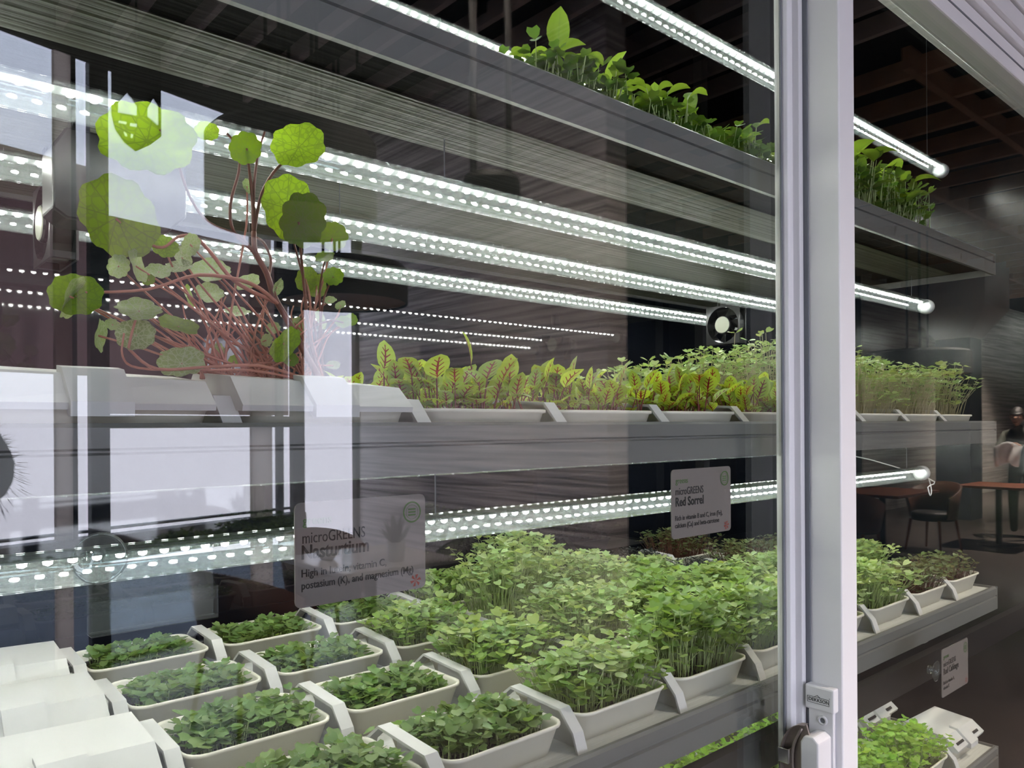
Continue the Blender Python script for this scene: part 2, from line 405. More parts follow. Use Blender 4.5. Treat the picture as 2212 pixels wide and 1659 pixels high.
# crescent lock on the side of the wide stile (faces -x)
lk = thing('crescent_lock', 'white crescent window lock with tarnished metal latch on the wide door stile', 'lock', (1.231, 0.623, -0.62))
obj('upper_housing', MB().box(1.213, 1.231, 0.601, 0.650, -0.468, -0.428), MT['lock_plastic'], lk, bevel=0.003)
obj('base_plate', MB().box(1.221, 1.231, 0.606, 0.648, -0.62, -0.466), MT['lock_plastic'], lk, bevel=0.002)
r_ = MB(); r_.lathe([(0.0045, -0.0005), (0.0048, -0.003), (0.0075, -0.003), (0.0080, 0.0005)], (1.221, 0.623, -0.484), 20, axis='x')
obj('screw_collar', r_, MT['lock_plastic'], lk, smooth=True)
obj('screw', MB().lathe([(0.0, -0.001), (0.0044, -0.001), (0.0044, 0.001)], (1.221, 0.623, -0.484), 16, axis='x'), MT['grey_seal'], lk)
s = MB(); s.prism([(0.609, -0.62), (0.609, -0.507), (0.618, -0.499), (0.634, -0.501), (0.640, -0.512), (0.640, -0.62)], 'x', 1.178, 1.222)
obj('lever_housing', s, MT['lock_plastic'], lk, bevel=0.003)
# crescent cam: a half moon plate that swings over towards the other door
CY_, CZ_, RY_, RZ_ = 0.633, -0.548, 0.042, 0.064
pts = [(CY_ + RY_ * math.sin(math.pi * k / 16), CZ_ + RZ_ * math.cos(math.pi * k / 16)) for k in range(17)] + [(0.628, -0.612), (0.628, -0.500)]
s = MB(); s.prism(pts, 'x', 1.185, 1.189)
obj('crescent_cam', s, MT['nickel'], lk, bevel=0.001)
s = MB()
for k in range(16):
    a0, a1 = math.pi * k / 16, math.pi * (k+1) / 16
    p0 = (CY_ + RY_*math.sin(a0), CZ_ + RZ_*math.cos(a0)); p1 = (CY_ + RY_*math.sin(a1), CZ_ + RZ_*math.cos(a1))
    s.add([(1.176, p0[0]+0.0006, p0[1]), (1.176, p1[0]+0.0006, p1[1]), (1.191, p1[0]+0.0006, p1[1]), (1.191, p0[0]+0.0006, p0[1]),
           (1.176, p0[0]-0.0014, p0[1]), (1.176, p1[0]-0.0014, p1[1]), (1.191, p1[0]-0.0014, p1[1]), (1.191, p0[0]-0.0014, p0[1])], [(0,1,2,3), (7,6,5,4), (0,4,5,1), (2,6,7,3)])
obj('cam_rim', s, MT['nickel'], lk)
s = MB(); s.tube(curve_pts_([(1.184, 0.640, -0.492), (1.181, 0.652, -0.520), (1.181, 0.655, -0.555), (1.184, 0.648, -0.600)]), 0.0025, 8)
obj('cam_ridge', s, MT['nickel'], lk, smooth=True)
ks = thing('strike_hook', 'small bright steel catch hook beside the crescent lock latch', 'catch', (1.18, 0.66, -0.545))
s = MB(); s.box(1.172, 1.1935, 0.6725, 0.6745, -0.552, -0.528); s.box(1.170, 1.173, 0.656, 0.6745, -0.552, -0.528); s.box(1.172, 1.183, 0.656, 0.6585, -0.552, -0.528)
obj('hook', s, MT['steel'], ks, bevel=0.001)
# maker's plate: outlined box with a little roof and the word
Mlogo = Matrix(((0, 0, -1, 1.2128), (-1, 0, 0, 0.6435), (0, 1, 0, -0.4535), (0, 0, 0, 1)))
text('DEKKSON', 0.0078, Mlogo, MT['grey_print'], lk, bold=0.0001, sx=0.98)
s = MB()
for (y0, y1, z0, z1) in ((0.6085, 0.6455, -0.4563, -0.4558), (0.6085, 0.6455, -0.4465, -0.4460), (0.6085, 0.6090, -0.4563, -0.4460), (0.6450, 0.6455, -0.4563, -0.4460)):
    s.box(1.2124, 1.2130, y0, y1, z0, z1)
s.prism([(0.634, -0.4462), (0.6285, -0.4425), (0.623, -0.4462), (0.6235, -0.4466), (0.6285, -0.4433), (0.6335, -0.4466)], 'x', 1.2124, 1.2130)
obj('logo_frame', s, MT['grey_print'], lk)
text('R', 0.002, Matrix(((0, 0, -1, 1.2128), (-1, 0, 0, 0.6085), (0, 1, 0, -0.4445), (0, 0, 0, 1))), MT['grey_print'], lk)

# ------------------------------------------------------------------ rack shelves
SX0, SX1, SY0, SY1 = -0.70, 2.44, 0.74, 1.66
LEV = {'upper': 0.462, 'middle': -0.002, 'lower': -0.462, 'bottom': -0.905}
for nm, z in LEV.items():
    t = thing('rack_shelf', {'upper': 'white ribbed rack shelf carrying the basil, seen from below', 'middle': 'white rack shelf at eye level carrying red sorrel and nasturtium',
              'lower': 'white rack shelf carrying the many cream microgreen trays', 'bottom': 'lowest white rack shelf with lime green crops under a black bar'}[nm], 'shelf', (0.9, 1.2, z-0.06))
    dz = 0.022 if nm in ('upper', 'middle') else 0.0
    obj('deck', MB().box(SX0, SX1, SY0+0.010, SY1, z-0.034, z-dz), MT['shelf_deck'], t)
    obj('underside_panel', MB().box(SX0, SX1, SY0+0.010, SY1, z-0.036, z-0.0342), MT['shelf_black'], t)
    for (ya, yb) in ((0.845, 0.975), (1.165, 1.655)):  # olive strips below the black underside panel
        obj('olive_strip', MB().box(SX0, SX1-0.02, ya, yb, z-0.038, z-0.0362), MT['shelf_underside'], t)
    s = MB(); s.prism([(SY0+0.004, z+0.006), (SY0, z+0.002), (SY0, z-0.016), (SY0+0.003, z-0.018), (SY0+0.003, z-0.020), (SY0-0.002, z-0.022), (SY0-0.002, z-0.054), (SY0+0.006, z-0.054), (SY0+0.010, z-0.030), (SY0+0.010, z+0.006)], 'x', SX0, SX1)
    obj('front_lip', s, MT['shelf_white'], t)
    obj('back_lip', MB().box(SX0, SX1, SY1, SY1+0.008, z-0.045, z+0.012), MT['shelf_white'], t)
    obj('end_lip', MB().box(SX1, SX1+0.006, SY0, SY1, z-0.054, z+0.006), MT['shelf_white'], t)
for i, (x, y) in enumerate(((SX1-0.02, SY1+0.03), (SX0+0.02, SY1+0.03), (SX0+0.02, SY0+0.03))):
    pst = MB(); pst.box(x-0.018, x+0.018, y-0.018, y+0.018, ZB, ZT)
    tag(obj('rack_post', pst, MT['black_metal']), ('slim black upright rack post at the right end by the back glass', 'slim black upright rack post at the left end by the back glass', 'slim black upright rack post at the left end near the door')[i], 'post', 'rack posts')
tag(obj('cross_bar', MB().box(X0, X1, 0.715, 0.735, -0.590, -0.530), MT['black_metal']), 'black horizontal bar below the lower shelf front edge', 'bar')

# ------------------------------------------------------------------ LED tubes
TR = 0.0205
tube_me = {}
def led_tube(y, z, x1, label, hang, visible=True, x0=-0.68):
    t = thing('led_tube', label, 'led tube', (x0, y, z), 'clear led grow tubes')
    s = MB(); L_ = x1 - x0
    n = 20
    s.lathe([(TR, 0.0), (TR, L_)], (x0, y, z), n, axis='x'); s.lathe([(TR-0.0016, 0.0), (TR-0.0016, L_)], (x0, y, z), n, axis='x')
    obj('tube_shell', s, MT['tube_plastic'], t, smooth=True)
    d = Vector((0, -0.15, -0.9887)); e = Vector((0, 0.9887, -0.15)); c = Vector((x0 + L_/2, y, z+0.0105))
    s = MB(); s.rbox(c, (1,0,0), e, d, L_/2 - 0.012, 0.0085, 0.0009)
    obj('circuit_strip', s, MT['led_board'], t)
    cap = MB(); cap.lathe([(0.0, 0.001), (TR+0.001, 0.001), (TR+0.001, -0.016), (TR-0.003, -0.022), (0.0, -0.023)], (x1+0.012, y, z), 20, axis='x')
    obj('end_cap', cap, MT['clear_cap'], t, smooth=True)
    cap = MB(); cap.lathe([(0.0, 0.0), (TR+0.001, 0.0), (TR+0.001, 0.018), (0.0, 0.019)], (x0-0.012, y, z), 20, axis='x')
    obj('end_cap', cap, MT['clear_cap'], t, smooth=True)
    for xx in (x0+0.25, (x0+x1)/2 - 0.2, x1-0.1):
        k = MB(); k.tube([(xx, y, z+TR), (xx, y, hang-0.0004)], 0.0009, 5)
        obj('hanger', k, MT['grey_seal'], t)
    # chips: one shared dome
    if 'chip' not in tube_me:
        q = MB(); m6 = 8
        R_ = Matrix((Vector((1,0,0)), e, d)).transposed()
        vs = [];
        for (rr, hh) in ((0.0048, 0.0), (0.0042, 0.0030), (0.0, 0.0048)):
            for k in range(m6 if rr else 1):
                a = 2*math.pi*k/m6; vs.append(R_ @ Vector((rr*math.cos(a), rr*math.sin(a), hh)))
        fs = [(k, (k+1) % m6, (k+1) % m6 + m6, k + m6) for k in range(m6)] + [(m6+k, m6+(k+1) % m6, 2*m6) for k in range(m6)]
        q.add(vs, fs); tube_me['chip'] = q.mesh('chip', MT['led_chip'], True)
    o0 = c + d * 0.0011
    xs = np.arange(x0+0.02, x1-0.015, 0.0232)
    if visible:
        for xx in xs:
            if xx < -0.1: continue
            link('led', tube_me['chip'], t, Vector((xx, o0.y, o0.z)) - t.location)
        xs = [x for x in xs if x < -0.1]
    if len(xs):
        q = MB(); base = [v.co.copy() for v in tube_me['chip'].vertices]; fs = [tuple(p.vertices) for p in tube_me['chip'].polygons]
        for xx in xs: q.add([v + Vector((xx, o0.y, o0.z)) for v in base], fs)
        tag(obj('led_row', q, MT['led_chip'], t), kind='stuff')
    return t
led_tube(0.930, 0.775, 2.58, 'clear led tube above the basil, topmost and nearest the glass', ZT)
led_tube(1.235, 0.772, 2.50, 'clear led tube above the basil, behind the topmost one', ZT)
led_tube(0.930, 0.345, 2.46, 'clear led tube under the upper shelf, nearest the glass', 0.424)
led_tube(1.205, 0.345, 2.42, 'clear led tube under the upper shelf, middle of three', 0.424)
led_tube(1.515, 0.345, 2.36, 'clear led tube under the upper shelf, rearmost of three', 0.424)
led_tube(0.930, -0.148, 2.42, 'clear led tube crossing below the middle shelf, behind the two cards', -0.040)
led_tube(1.220, -0.075, 2.40, 'clear led tube added unseen under the middle shelf, second from the glass', -0.040, False)  # added out of sight to light the lower trays
led_tube(1.520, -0.085, 2.40, 'clear led tube added unseen under the middle shelf, rearmost', -0.040, False)  # second unseen tube added for the lower trays
led_tube(0.925, -0.622, 2.40, 'clear led tube below the lower shelf front edge, above the black bar', -0.500)
led_tube(1.300, -0.58, 2.40, 'clear led tube below the lower shelf, towards the back', -0.500, False)

# ------------------------------------------------------------------ trays
def rrect(hx, hy, r, z, n=4):
    P = []
    for (sx, sy, a0) in ((1, 1, 0), (-1, 1, 90), (-1, -1, 180), (1, -1, 270)):
        for k in range(n+1):
            a = math.radians(a0 + 90*k/n); P.append((sx*(hx-r) + r*math.cos(a), sy*(hy-r) + r*math.sin(a), z))
    return P
def tray_meshes():
    rings = [rrect(0.088, 0.064, 0.016, 0.0), rrect(0.100, 0.076, 0.024, 0.040), rrect(0.1035, 0.0795, 0.026, 0.041), rrect(0.1035, 0.0795, 0.026, 0.045),
             rrect(0.1005, 0.0765, 0.024, 0.0455), rrect(0.0985, 0.0745, 0.023, 0.042), rrect(0.086, 0.062, 0.015, 0.006)]
    n = len(rings[0]); b = MB(); vs = [p for r in rings for p in r]; fs = []
    for i in range(len(rings)-1):
        for k in range(n): fs.append((i*n+k, i*n+(k+1) % n, (i+1)*n+(k+1) % n, (i+1)*n+k))
    fs.append(tuple(range(n))[::-1]); fs.append(tuple(range((len(rings)-1)*n, len(rings)*n)))
    b.add(vs, fs); basin = b.mesh('basin', MT['cream_plastic'], True)
    h = MB(); P = [(0.096, 0.0), (0.086, 0.034), (0.050, 0.062), (-0.058, 0.056), (-0.084, 0.028), (-0.094, 0.0)]
    Q = [(0.092, 0.0), (0.083, 0.031), (0.049, 0.058), (-0.056, 0.052), (-0.081, 0.026), (-0.090, 0.0)]
    for i in range(5):
        h.prism([P[i], P[i+1], Q[i+1], Q[i]], 'x', -0.126, -0.106)
    h.prism([(0.030, 0.0), (0.030, 0.058), (-0.056, 0.053), (-0.080, 0.026), (-0.090, 0.0)], 'x', -0.1085, -0.1062)
    handle = h.mesh('handle', MT['white_plastic'])
    g = MB(); rr = rrect(0.091, 0.067, 0.018, 0.026, 3); n = len(rr)
    g.add(rr + [(0, 0, 0.028)], [(k, (k+1) % n, n) for k in range(n)]); soil = g.mesh('growing_mat', MT['growing_mat'])
    l = MB(); prof = [(-0.088, 0.040), (-0.090, 0.046), (-0.058, 0.076), (0.048, 0.086), (0.082, 0.052), (0.082, 0.044)]
    n = len(prof); vs = [(-0.108, *p) for p in prof] + [(0.100, p[0]*0.93, p[1] - (0.006 if p[1] > 0.06 else 0)) for p in prof]
    vs += [(0.112, p[0], 0.040 if p[1] < 0.06 else 0.046) for p in prof]
    fs = [tuple(range(n))[::-1]] + [(i, (i+1) % n, (i+1) % n + n, i + n) for i in range(n)]
    fs += [tuple(range(n, 2*n))]
    l.add(vs[:2*n], fs); cover = l.mesh('cover', MT['white_plastic'])
    tb = MB(); tb.prism([(-0.094, 0.034), (-0.0945, 0.047), (-0.061, 0.0785), (-0.040, 0.0815), (-0.040, 0.074), (-0.085, 0.034)], 'x', -0.030, 0.022); tab = tb.mesh('tab', MT['white_plastic'])
    sl = MB(); sl.rbox((-0.065, -0.0795, 0.0575), (1,0,0), (0, 0.73, 0.68), (0, -0.68, 0.73), 0.022, 0.0035, 0.0012); slot = sl.mesh('slot', MT['black_metal'])
    return basin, handle, soil, cover, tab, slot
ME_BASIN, ME_HANDLE, ME_SOIL, ME_COVER, ME_TAB, ME_SLOT = tray_meshes()
def tray(x, y, z, label, lid=False, group=None, soil=True, slots=False):
    t = thing('covered_tray' if lid else 'growing_tray', label, 'tray', (x, y, z), group)
    link('basin', ME_BASIN, t, (0, 0, 0)); link('handle', ME_HANDLE, t, (0, 0, 0))
    if lid:
        c = link('cover', ME_COVER, t, (0, 0, 0)); link('tab', ME_TAB, c, (0, 0, 0))
        if slots:
            link('slot', ME_SLOT, c, (0, 0, 0)); link('slot', ME_SLOT, c, (0.105, 0, 0))
    elif soil: link('growing_medium', ME_SOIL, t, (0, 0, 0))
    return t

# ------------------------------------------------------------------ seedlings
LEAF = np.array([(0,0,0),(.28,.36,.05),(.66,.52,.09),(1.0,.36,.04),(.88,0,.0),(1.0,-.36,.04),(.66,-.52,.09),(.28,-.36,.05),(.5,0,-.05)], float)
LFACE = [(8,0,1),(8,1,2),(8,2,3),(8,3,4),(8,4,5),(8,5,6),(8,6,7),(8,7,0)]
def seedling(base, h, ls, yaw, lean, g, tint):
    """stem + two heart-shaped seed leaves; returns verts, faces, material ids, tints"""
    lx, ly = lean
    top = np.array([lx*h, ly*h, h*(1 - 0.3*(lx*lx+ly*ly))]); mid = np.array([lx*h*0.35, ly*h*0.35, h*0.5])
    V = []; Fc = []; Mi = []
    for p, r in ((np.zeros(3), .0011), (mid, .0009), (top, .0007)):
        for k in range(3):
            a = 2.094*k; V.append(p + np.array([r*math.cos(a), r*math.sin(a), 0]))
    for i in range(2):
        for k in range(3): Fc.append((3*i+k, 3*i+(k+1) % 3, 3*i+3+(k+1) % 3, 3*i+3+k)); Mi.append(1)
    for sd in (0, 1):
        a = yaw + math.pi*sd + g.uniform(-.4, .4); pit = math.radians(g.uniform(-8, 38)); rol = g.uniform(-.35, .35); sz = ls*g.uniform(.75, 1.15)
        P = LEAF.copy(); P[:, 2] += g.uniform(-.12, .12)*P[:, 0]**2; P *= sz; P[:, 0] += sz*0.12
        c, s_ = math.cos(rol), math.sin(rol); P = P @ np.array([[1,0,0],[0,c,s_],[0,-s_,c]])
        c, s_ = math.cos(pit), math.sin(pit); P = P @ np.array([[c,0,s_],[0,1,0],[-s_,0,c]])
        c, s_ = math.cos(a), math.sin(a); P = P @ np.array([[c,s_,0],[-s_,c,0],[0,0,1]])
        b0 = len(V); V += list(P + top); Fc += [tuple(i+b0 for i in f) for f in LFACE]; Mi += [0]*8
    return np.array(V) + np.array(base), Fc, Mi, [tint]*len(V)
def mesh_from(parts, name, mats):
    V = []; Fc = []; Mi = []; T = []; o = 0
    for v, f, m, t in parts:
        V.append(v); Fc += [tuple(i+o for i in q) for q in f]; Mi += m; T += t; o += len(v)
    me = bpy.data.meshes.new(name); me.from_pydata(np.concatenate(V).tolist(), [], Fc)
    for m in mats: me.materials.append(m)
    me.polygons.foreach_set('material_index', Mi); me.polygons.foreach_set('use_smooth', [True]*len(Fc))
    ca = me.color_attributes.new('tint', 'FLOAT_COLOR', 'POINT')
    ca.data.foreach_set('color', [x for t in T for x in (t[0], t[1], t[2], 1.0)])
    me.update(); return me
def rtint(g):
    k = g.uniform(.72, 1.22); return (k*g.uniform(.88, 1.12), k, k*g.uniform(.8, 1.1))
SPECIES = {  # leaf material, stem material, height range, leaf size range
    'radish':  ('radish_leaf', 'pale_stem', (.010, .026), (.0125, .0190)),
    'radish2': ('radish_leaf', 'pale_stem', (.014, .034), (.0125, .0195)),
    'kale':    ('lush_leaf', 'pale_stem', (.045, .072), (.0135, .0205)),
    'tall':    ('lush_leaf', 'pale_stem', (.075, .108), (.0135, .0205)),
    'mound':   ('pale_leaf', 'pale_stem', (.110, .150), (.0135, .0205)),
    'pale':    ('pale_leaf', 'pale_stem', (.075, .105), (.0130, .0200)),
    'dark':    ('dark_leaf', 'growing_mat', (.030, .055), (.0060, .0100)),
    'bronze':  ('bronze_leaf', 'brown_stem', (.050, .085), (.0105, .0160)),
    'lime':    ('lime_leaf', 'pale_stem', (.050, .080), (.0130, .0200)),
    'sprout':  ('pale_leaf', 'blush_stem', (.100, .150), (.0125, .0190)),
}
variants = {}
def crop(x, y, z, sp, n, label, n_ind=0, hscale=1.0, hx=.086, hy=.061, group=None, name='microgreens'):
    lm, sm, hr, lr = SPECIES[sp]; g = rng
    if sp.startswith('radish'): hx, hy = .079, .055
    t = thing(name, label, 'microgreens', (x, y, z+0.026), group)
    parts = []
    for i in range(n - n_ind):
        bx, by = g.uniform(-hx, hx), g.uniform(-hy, hy)
        h = g.uniform(*hr)*hscale*(1 - .18*max(abs(bx)/hx, abs(by)/hy)**3)
        if i % 3 == 0: h *= g.uniform(.35, .75)
        k = min(1.0, h/0.05)
        lean = (g.gauss(0, .14) + k*.42*(bx/hx)**3, g.gauss(0, .14) + k*.42*(by/hy)**3)
        parts.append(seedling((bx, by, 0), h, g.uniform(*lr), g.uniform(0, 6.28), lean, g, rtint(g)))
    if parts: tag(link('seedling_mat', mesh_from(parts, 'seedling_mat', [MT[lm], MT[sm]]), t, (0, 0, 0)), kind='stuff')
    if n_ind:
        if (sp, hscale) not in variants:
            variants[(sp, hscale)] = [mesh_from([seedling((0, 0, 0), g.uniform(hr[0]*.5+hr[1]*.5, hr[1]*1.12)*hscale, g.uniform(sum(lr)/2, lr[1]*1.1), 0, (g.gauss(0, .15), g.gauss(0, .15)), g, rtint(g))], 'seedling', [MT[lm], MT[sm]]) for _ in range(10)]
        for i in range(n_ind):
            o = link('seedling', g.choice(variants[(sp, hscale)]), t, (g.uniform(-hx, hx), g.uniform(-hy*1.0, hy*.9), 0))
            o.rotation_euler = (0, 0, g.uniform(0, 6.28))
    return t

ROWY = {1: 1.556, 2: 1.318, 3: 1.085, 4: 0.853}
ROWW = {1: 'back row', 2: 'third row', 3: 'second row', 4: 'front row'}
ORD = ['first', 'second', 'third', 'fourth', 'fifth', 'sixth', 'seventh', 'eighth', 'ninth', 'tenth']
def colx(c): return 0.445 + 0.235*(c-1)
# lower shelf -----------------------------------------------------
ZL = LEV['lower']
plan = {}
for r in (1, 2, 3, 4):
    plan[(0, r)] = ('lid',)
    plan[(1, r)] = ('radish', 300, 40, 1.0); plan[(2, r)] = ('radish', 300, 40, 1.0)
plan[(2, 4)] = ('radish2', 380, 60, 1.0); plan[(1, 4)] = ('radish2', 330, 40, 1.0); plan[(1, 3)] = ('radish2', 300, 50, 1.0)
plan[(3, 1)] = ('radish2', 320, 20, 1.0); plan[(3, 2)] = ('kale', 330, 30, .9); plan[(3, 3)] = ('kale', 340, 40, 1.0); plan[(3, 4)] = ('kale', 360, 60, 1.0)
plan[(4, 1)] = ('kale', 300, 0, 1.0); plan[(4, 2)] = ('mound', 320, 20, 1.0); plan[(4, 3)] = ('pale', 360, 30, 1.0); plan[(4, 4)] = ('tall', 400, 60, 1.0)
plan[(5, 1)] = ('mound', 300, 0, 1.0); plan[(5, 2)] = ('mound', 300, 0, .85); plan[(5, 3)] = ('tall', 360, 20, .95); plan[(5, 4)] = ('tall', 380, 20, 1.0)
plan[(6, 1)] = ('dark', 260, 0, 1.0); plan[(6, 2)] = ('pale', 300, 0, .8); plan[(6, 3)] = ('tall', 320, 0, .9); plan[(6, 4)] = ('pale', 340, 0, 1.0)
plan[(7, 1)] = ('dark', 260, 0, 1.0); plan[(7, 2)] = ('dark', 260, 0, 1.0); plan[(7, 3)] = ('pale', 300, 0, .9); plan[(7, 4)] = ('pale', 320, 0, 1.0)
plan[(8, 1)] = ('bronze', 280, 0, 1.2); plan[(8, 2)] = ('bronze', 260, 0, 1.0); plan[(8, 3)] = ('pale', 300, 0, .9); plan[(8, 4)] = ('bronze', 320, 20, .8)
DESC = {'radish': 'short young radish shoots', 'radish2': 'dense dark green radish shoots', 'kale': 'knee-high leafy kale shoots', 'tall': 'tall bright green shoots', 'mound': 'tallest pale green shoots',
        'pale': 'tall pale green shoots', 'dark': 'blackish low shoots', 'bronze': 'bronze green shoots', 'lime': 'lime green shoots', 'sprout': 'long pink-stemmed sprouts'}
DESC['kale'] = 'medium tall heart-leaved shoots'
plan[(9, 2)] = ('bronze', 240, 0, .9); plan[(9, 3)] = ('pale', 280, 0, .8); plan[(9, 4)] = ('bronze', 280, 10, .75)
for (c, r), p in plan.items():
    x, y = colx(c), ROWY[r]
    where = 'lower shelf, %s, %s right of the lids' % (ROWW[r], ORD[max(0, c-1)])
    if p[0] == 'lid':
        tray(x, y, ZL, 'white faceted covered tray, left end of the lower shelf, %s' % ROWW[r], True, 'covered trays on the lower shelf')
    else:
        tray(x, y, ZL, 'cream tray with bail handle, %s' % where, group='cream trays on the lower shelf')
        crop(x, y, ZL, p[0], p[1], '%s, %s' % (DESC[p[0]], where), p[2], p[3], group='crops on the lower shelf', name={'radish': 'radish_microgreens', 'radish2': 'radish_microgreens'}.get(p[0], 'microgreens'))

# bottom shelf ------------------------------------------------------
ZZ = LEV['bottom']
for c in range(4, 10):
    for r in (3, 4):
        x, y = colx(c), ROWY[r]
        where = 'bottom shelf, %s, %s from its left' % (ROWW[r], ORD[c-4])
        if c == 9:
            tray(x, y, ZZ, 'white slotted covered tray, right end of the bottom shelf, %s' % ROWW[r], True, 'covered trays on the bottom shelf', slots=True)
        else:
            tray(x, y, ZZ, 'white tray, %s' % where, group='trays on the bottom shelf')
            crop(x, y, ZZ, 'lime', 300, 'lime green leafy shoots, %s' % where, 12 if r == 4 else 0, 1.1, group='lime crops on the bottom shelf')
for c in range(4, 9):
    x, y = colx(c), ROWY[2]
    tray(x, y, ZZ, 'white tray, bottom shelf, third row, %s from its left' % ORD[c-4], group='trays on the bottom shelf')
    crop(x, y, ZZ, 'lime', 260, 'lime green leafy shoots, bottom shelf, third row, %s from its left' % ORD[c-4], 0, 1.0, group='lime crops on the bottom shelf')

# ------------------------------------------------------------------ broad leaves
def blade(L_, Wd, bend, fold, n=6, m=4, shape='ovate'):
    """grid leaf along +x, arched by bend, with UV; returns verts, faces, uvs"""
    V = []; UV = []; Fc = []
    for i in range(n+1):
        v = i/n
        w = max(0.0, math.sin(math.pi*v**0.85))**0.55 * Wd/2
        if i in (0, n): w = 0.0006
        ang = bend*v
        x = L_*(math.sin(ang)/bend if abs(bend) > 1e-3 else v); z = -L_*((1-math.cos(ang))/bend if abs(bend) > 1e-3 else 0)
        for j in range(m+1):
            u = j/m*2-1
            V.append((x, u*w, z + fold*abs(u)*w)); UV.append((j/m, v))
    for i in range(n):
        for j in range(m):
            a = i*(m+1)+j; Fc.append((a, a+1, a+m+2, a+m+1))
    return V, Fc, UV
def leaf_mesh(name, V, Fc, UV, mats, Mi=None):
    me = bpy.data.meshes.new(name); me.from_pydata(V, [], Fc)
    for m in mats: me.materials.append(m)
    if Mi: me.polygons.foreach_set('material_index', Mi)
    uv = me.uv_layers.new(name='UVMap')
    for l in me.loops: uv.data[l.index].uv = UV[l.vertex_index]
    me.polygons.foreach_set('use_smooth', [True]*len(Fc)); me.update(); return me
def petiole_leaf(stem_h, L_, Wd, bend, fold, pitch, mats, rs=0.0011, lean=0.15, shape='ovate'):
    """petiole rising from the origin, leaf blade on top"""
    mb = MB(); top = Vector((lean*stem_h, 0, stem_h))
    mb.tube([(0,0,0), (lean*stem_h*.3, 0, stem_h*.5), top], [rs*1.3, rs, rs*.8], 4, cap=False)
    V0, F0 = list(mb.v), list(mb.f); Mi = [1]*len(F0); UV = [(0.5, 0.0)]*len(V0)
    V, Fc, U2 = blade(L_, Wd, bend, fold, shape=shape); c, s_ = math.cos(pitch), math.sin(pitch); b0 = len(V0)
    for (x, y, z) in V: V0.append((x*c - z*s_ + top.x, y, x*s_ + z*c + top.z))
    F0 += [tuple(i+b0 for i in f) for f in Fc]; Mi += [0]*len(Fc); UV += U2
    return leaf_mesh('leaf', V0, F0, UV, mats, Mi)

# red veined sorrel on the middle shelf -------------------------------
ZM = LEV['middle'] - 0.022
g = rng
sv = [petiole_leaf(g.uniform(.022, .060), g.uniform(.029, .040), g.uniform(.022, .029), g.uniform(.3, 1.3), g.uniform(.1, .35), math.radians(g.uniform(35, 95)), [MT['sorrel_leaf'], MT['red_stem']], lean=.22) for _ in range(12)]
sv2 = [petiole_leaf(g.uniform(.012, .030), g.uniform(.028, .036), g.uniform(.020, .026), g.uniform(.4, 1.4), g.uniform(.1, .4), math.radians(g.uniform(15, 60)), [MT['sorrel_leaf'], MT['red_stem']], lean=.25) for _ in range(8)]
def midx(k): return 0.655 + 0.232*k
MIDW = ['first', 'second', 'third', 'fourth', 'fifth', 'sixth', 'seventh', 'eighth']
for k in range(-3, 8):
    x, y = midx(k), 0.853
    if k < 0:
        tray(x, y, ZM, ('white faceted covered tray on the middle shelf, just left of the sorrel', 'white faceted covered tray on the middle shelf, in front of the nasturtium', 'white faceted covered tray on the middle shelf, at the far left')[-k-1], True, 'covered trays on the middle shelf')
        continue
    tray(x, y, ZM, 'cream tray on the middle shelf, front row, %s right of the covered trays' % MIDW[k], group='trays on the middle shelf')
    if k <= 4:
        t = thing('red_sorrel', 'red veined sorrel in the %s tray right of the covered trays' % MIDW[k], 'sorrel', (x, y, ZM+0.026), 'red veined sorrel plants')
        for i in range(112):
            o = link('leaf', g.choice(sv if i < 76 else sv2), t, (g.uniform(-.09, .09), g.uniform(-.066, .066), 0)); a = g.uniform(0, 6.28)
            sc = g.uniform(.8, 1.15) if i > 6 else g.uniform(1.15, 1.4)
            o.rotation_euler = (g.gauss(0, .12), g.gauss(0, .12), a); o.scale = (sc, sc, sc)
    else:
        crop(x, y, ZM, 'sprout', 220, 'long-stemmed pale sprouts in the %s front tray of the middle shelf' % MIDW[k], 12, 1.0, group='sprouts on the middle shelf', name='sprouts')
for k in range(-1, 8):
    x, y = midx(k), 1.085
    lab = 'cream tray on the middle shelf, second row, %s' % ('behind the nasturtium' if k < 0 else MIDW[k] + ' from its left')
    tray(x, y, ZM, lab, group='trays on the middle shelf')
    if k >= 3:
        crop(x, y, ZM, 'sprout', 260, 'tall pale sprouts behind the sorrel, %s tray from the left' % MIDW[k-3], 12, (.85, 1.15, 1.40, 1.40, 1.3)[k-3], group='sprouts on the middle shelf', name='sprouts')
    elif k >= 0:
        t = thing('red_sorrel', 'red veined sorrel in the second row, %s tray from the left' % MIDW[k], 'sorrel', (x, y, ZM+0.026), 'red veined sorrel plants')
        for i in range(44):
            o = link('leaf', g.choice(sv), t, (g.uniform(-.09, .09), g.uniform(-.066, .066), 0)); o.rotation_euler = (g.gauss(0, .12), g.gauss(0, .12), g.uniform(0, 6.28))

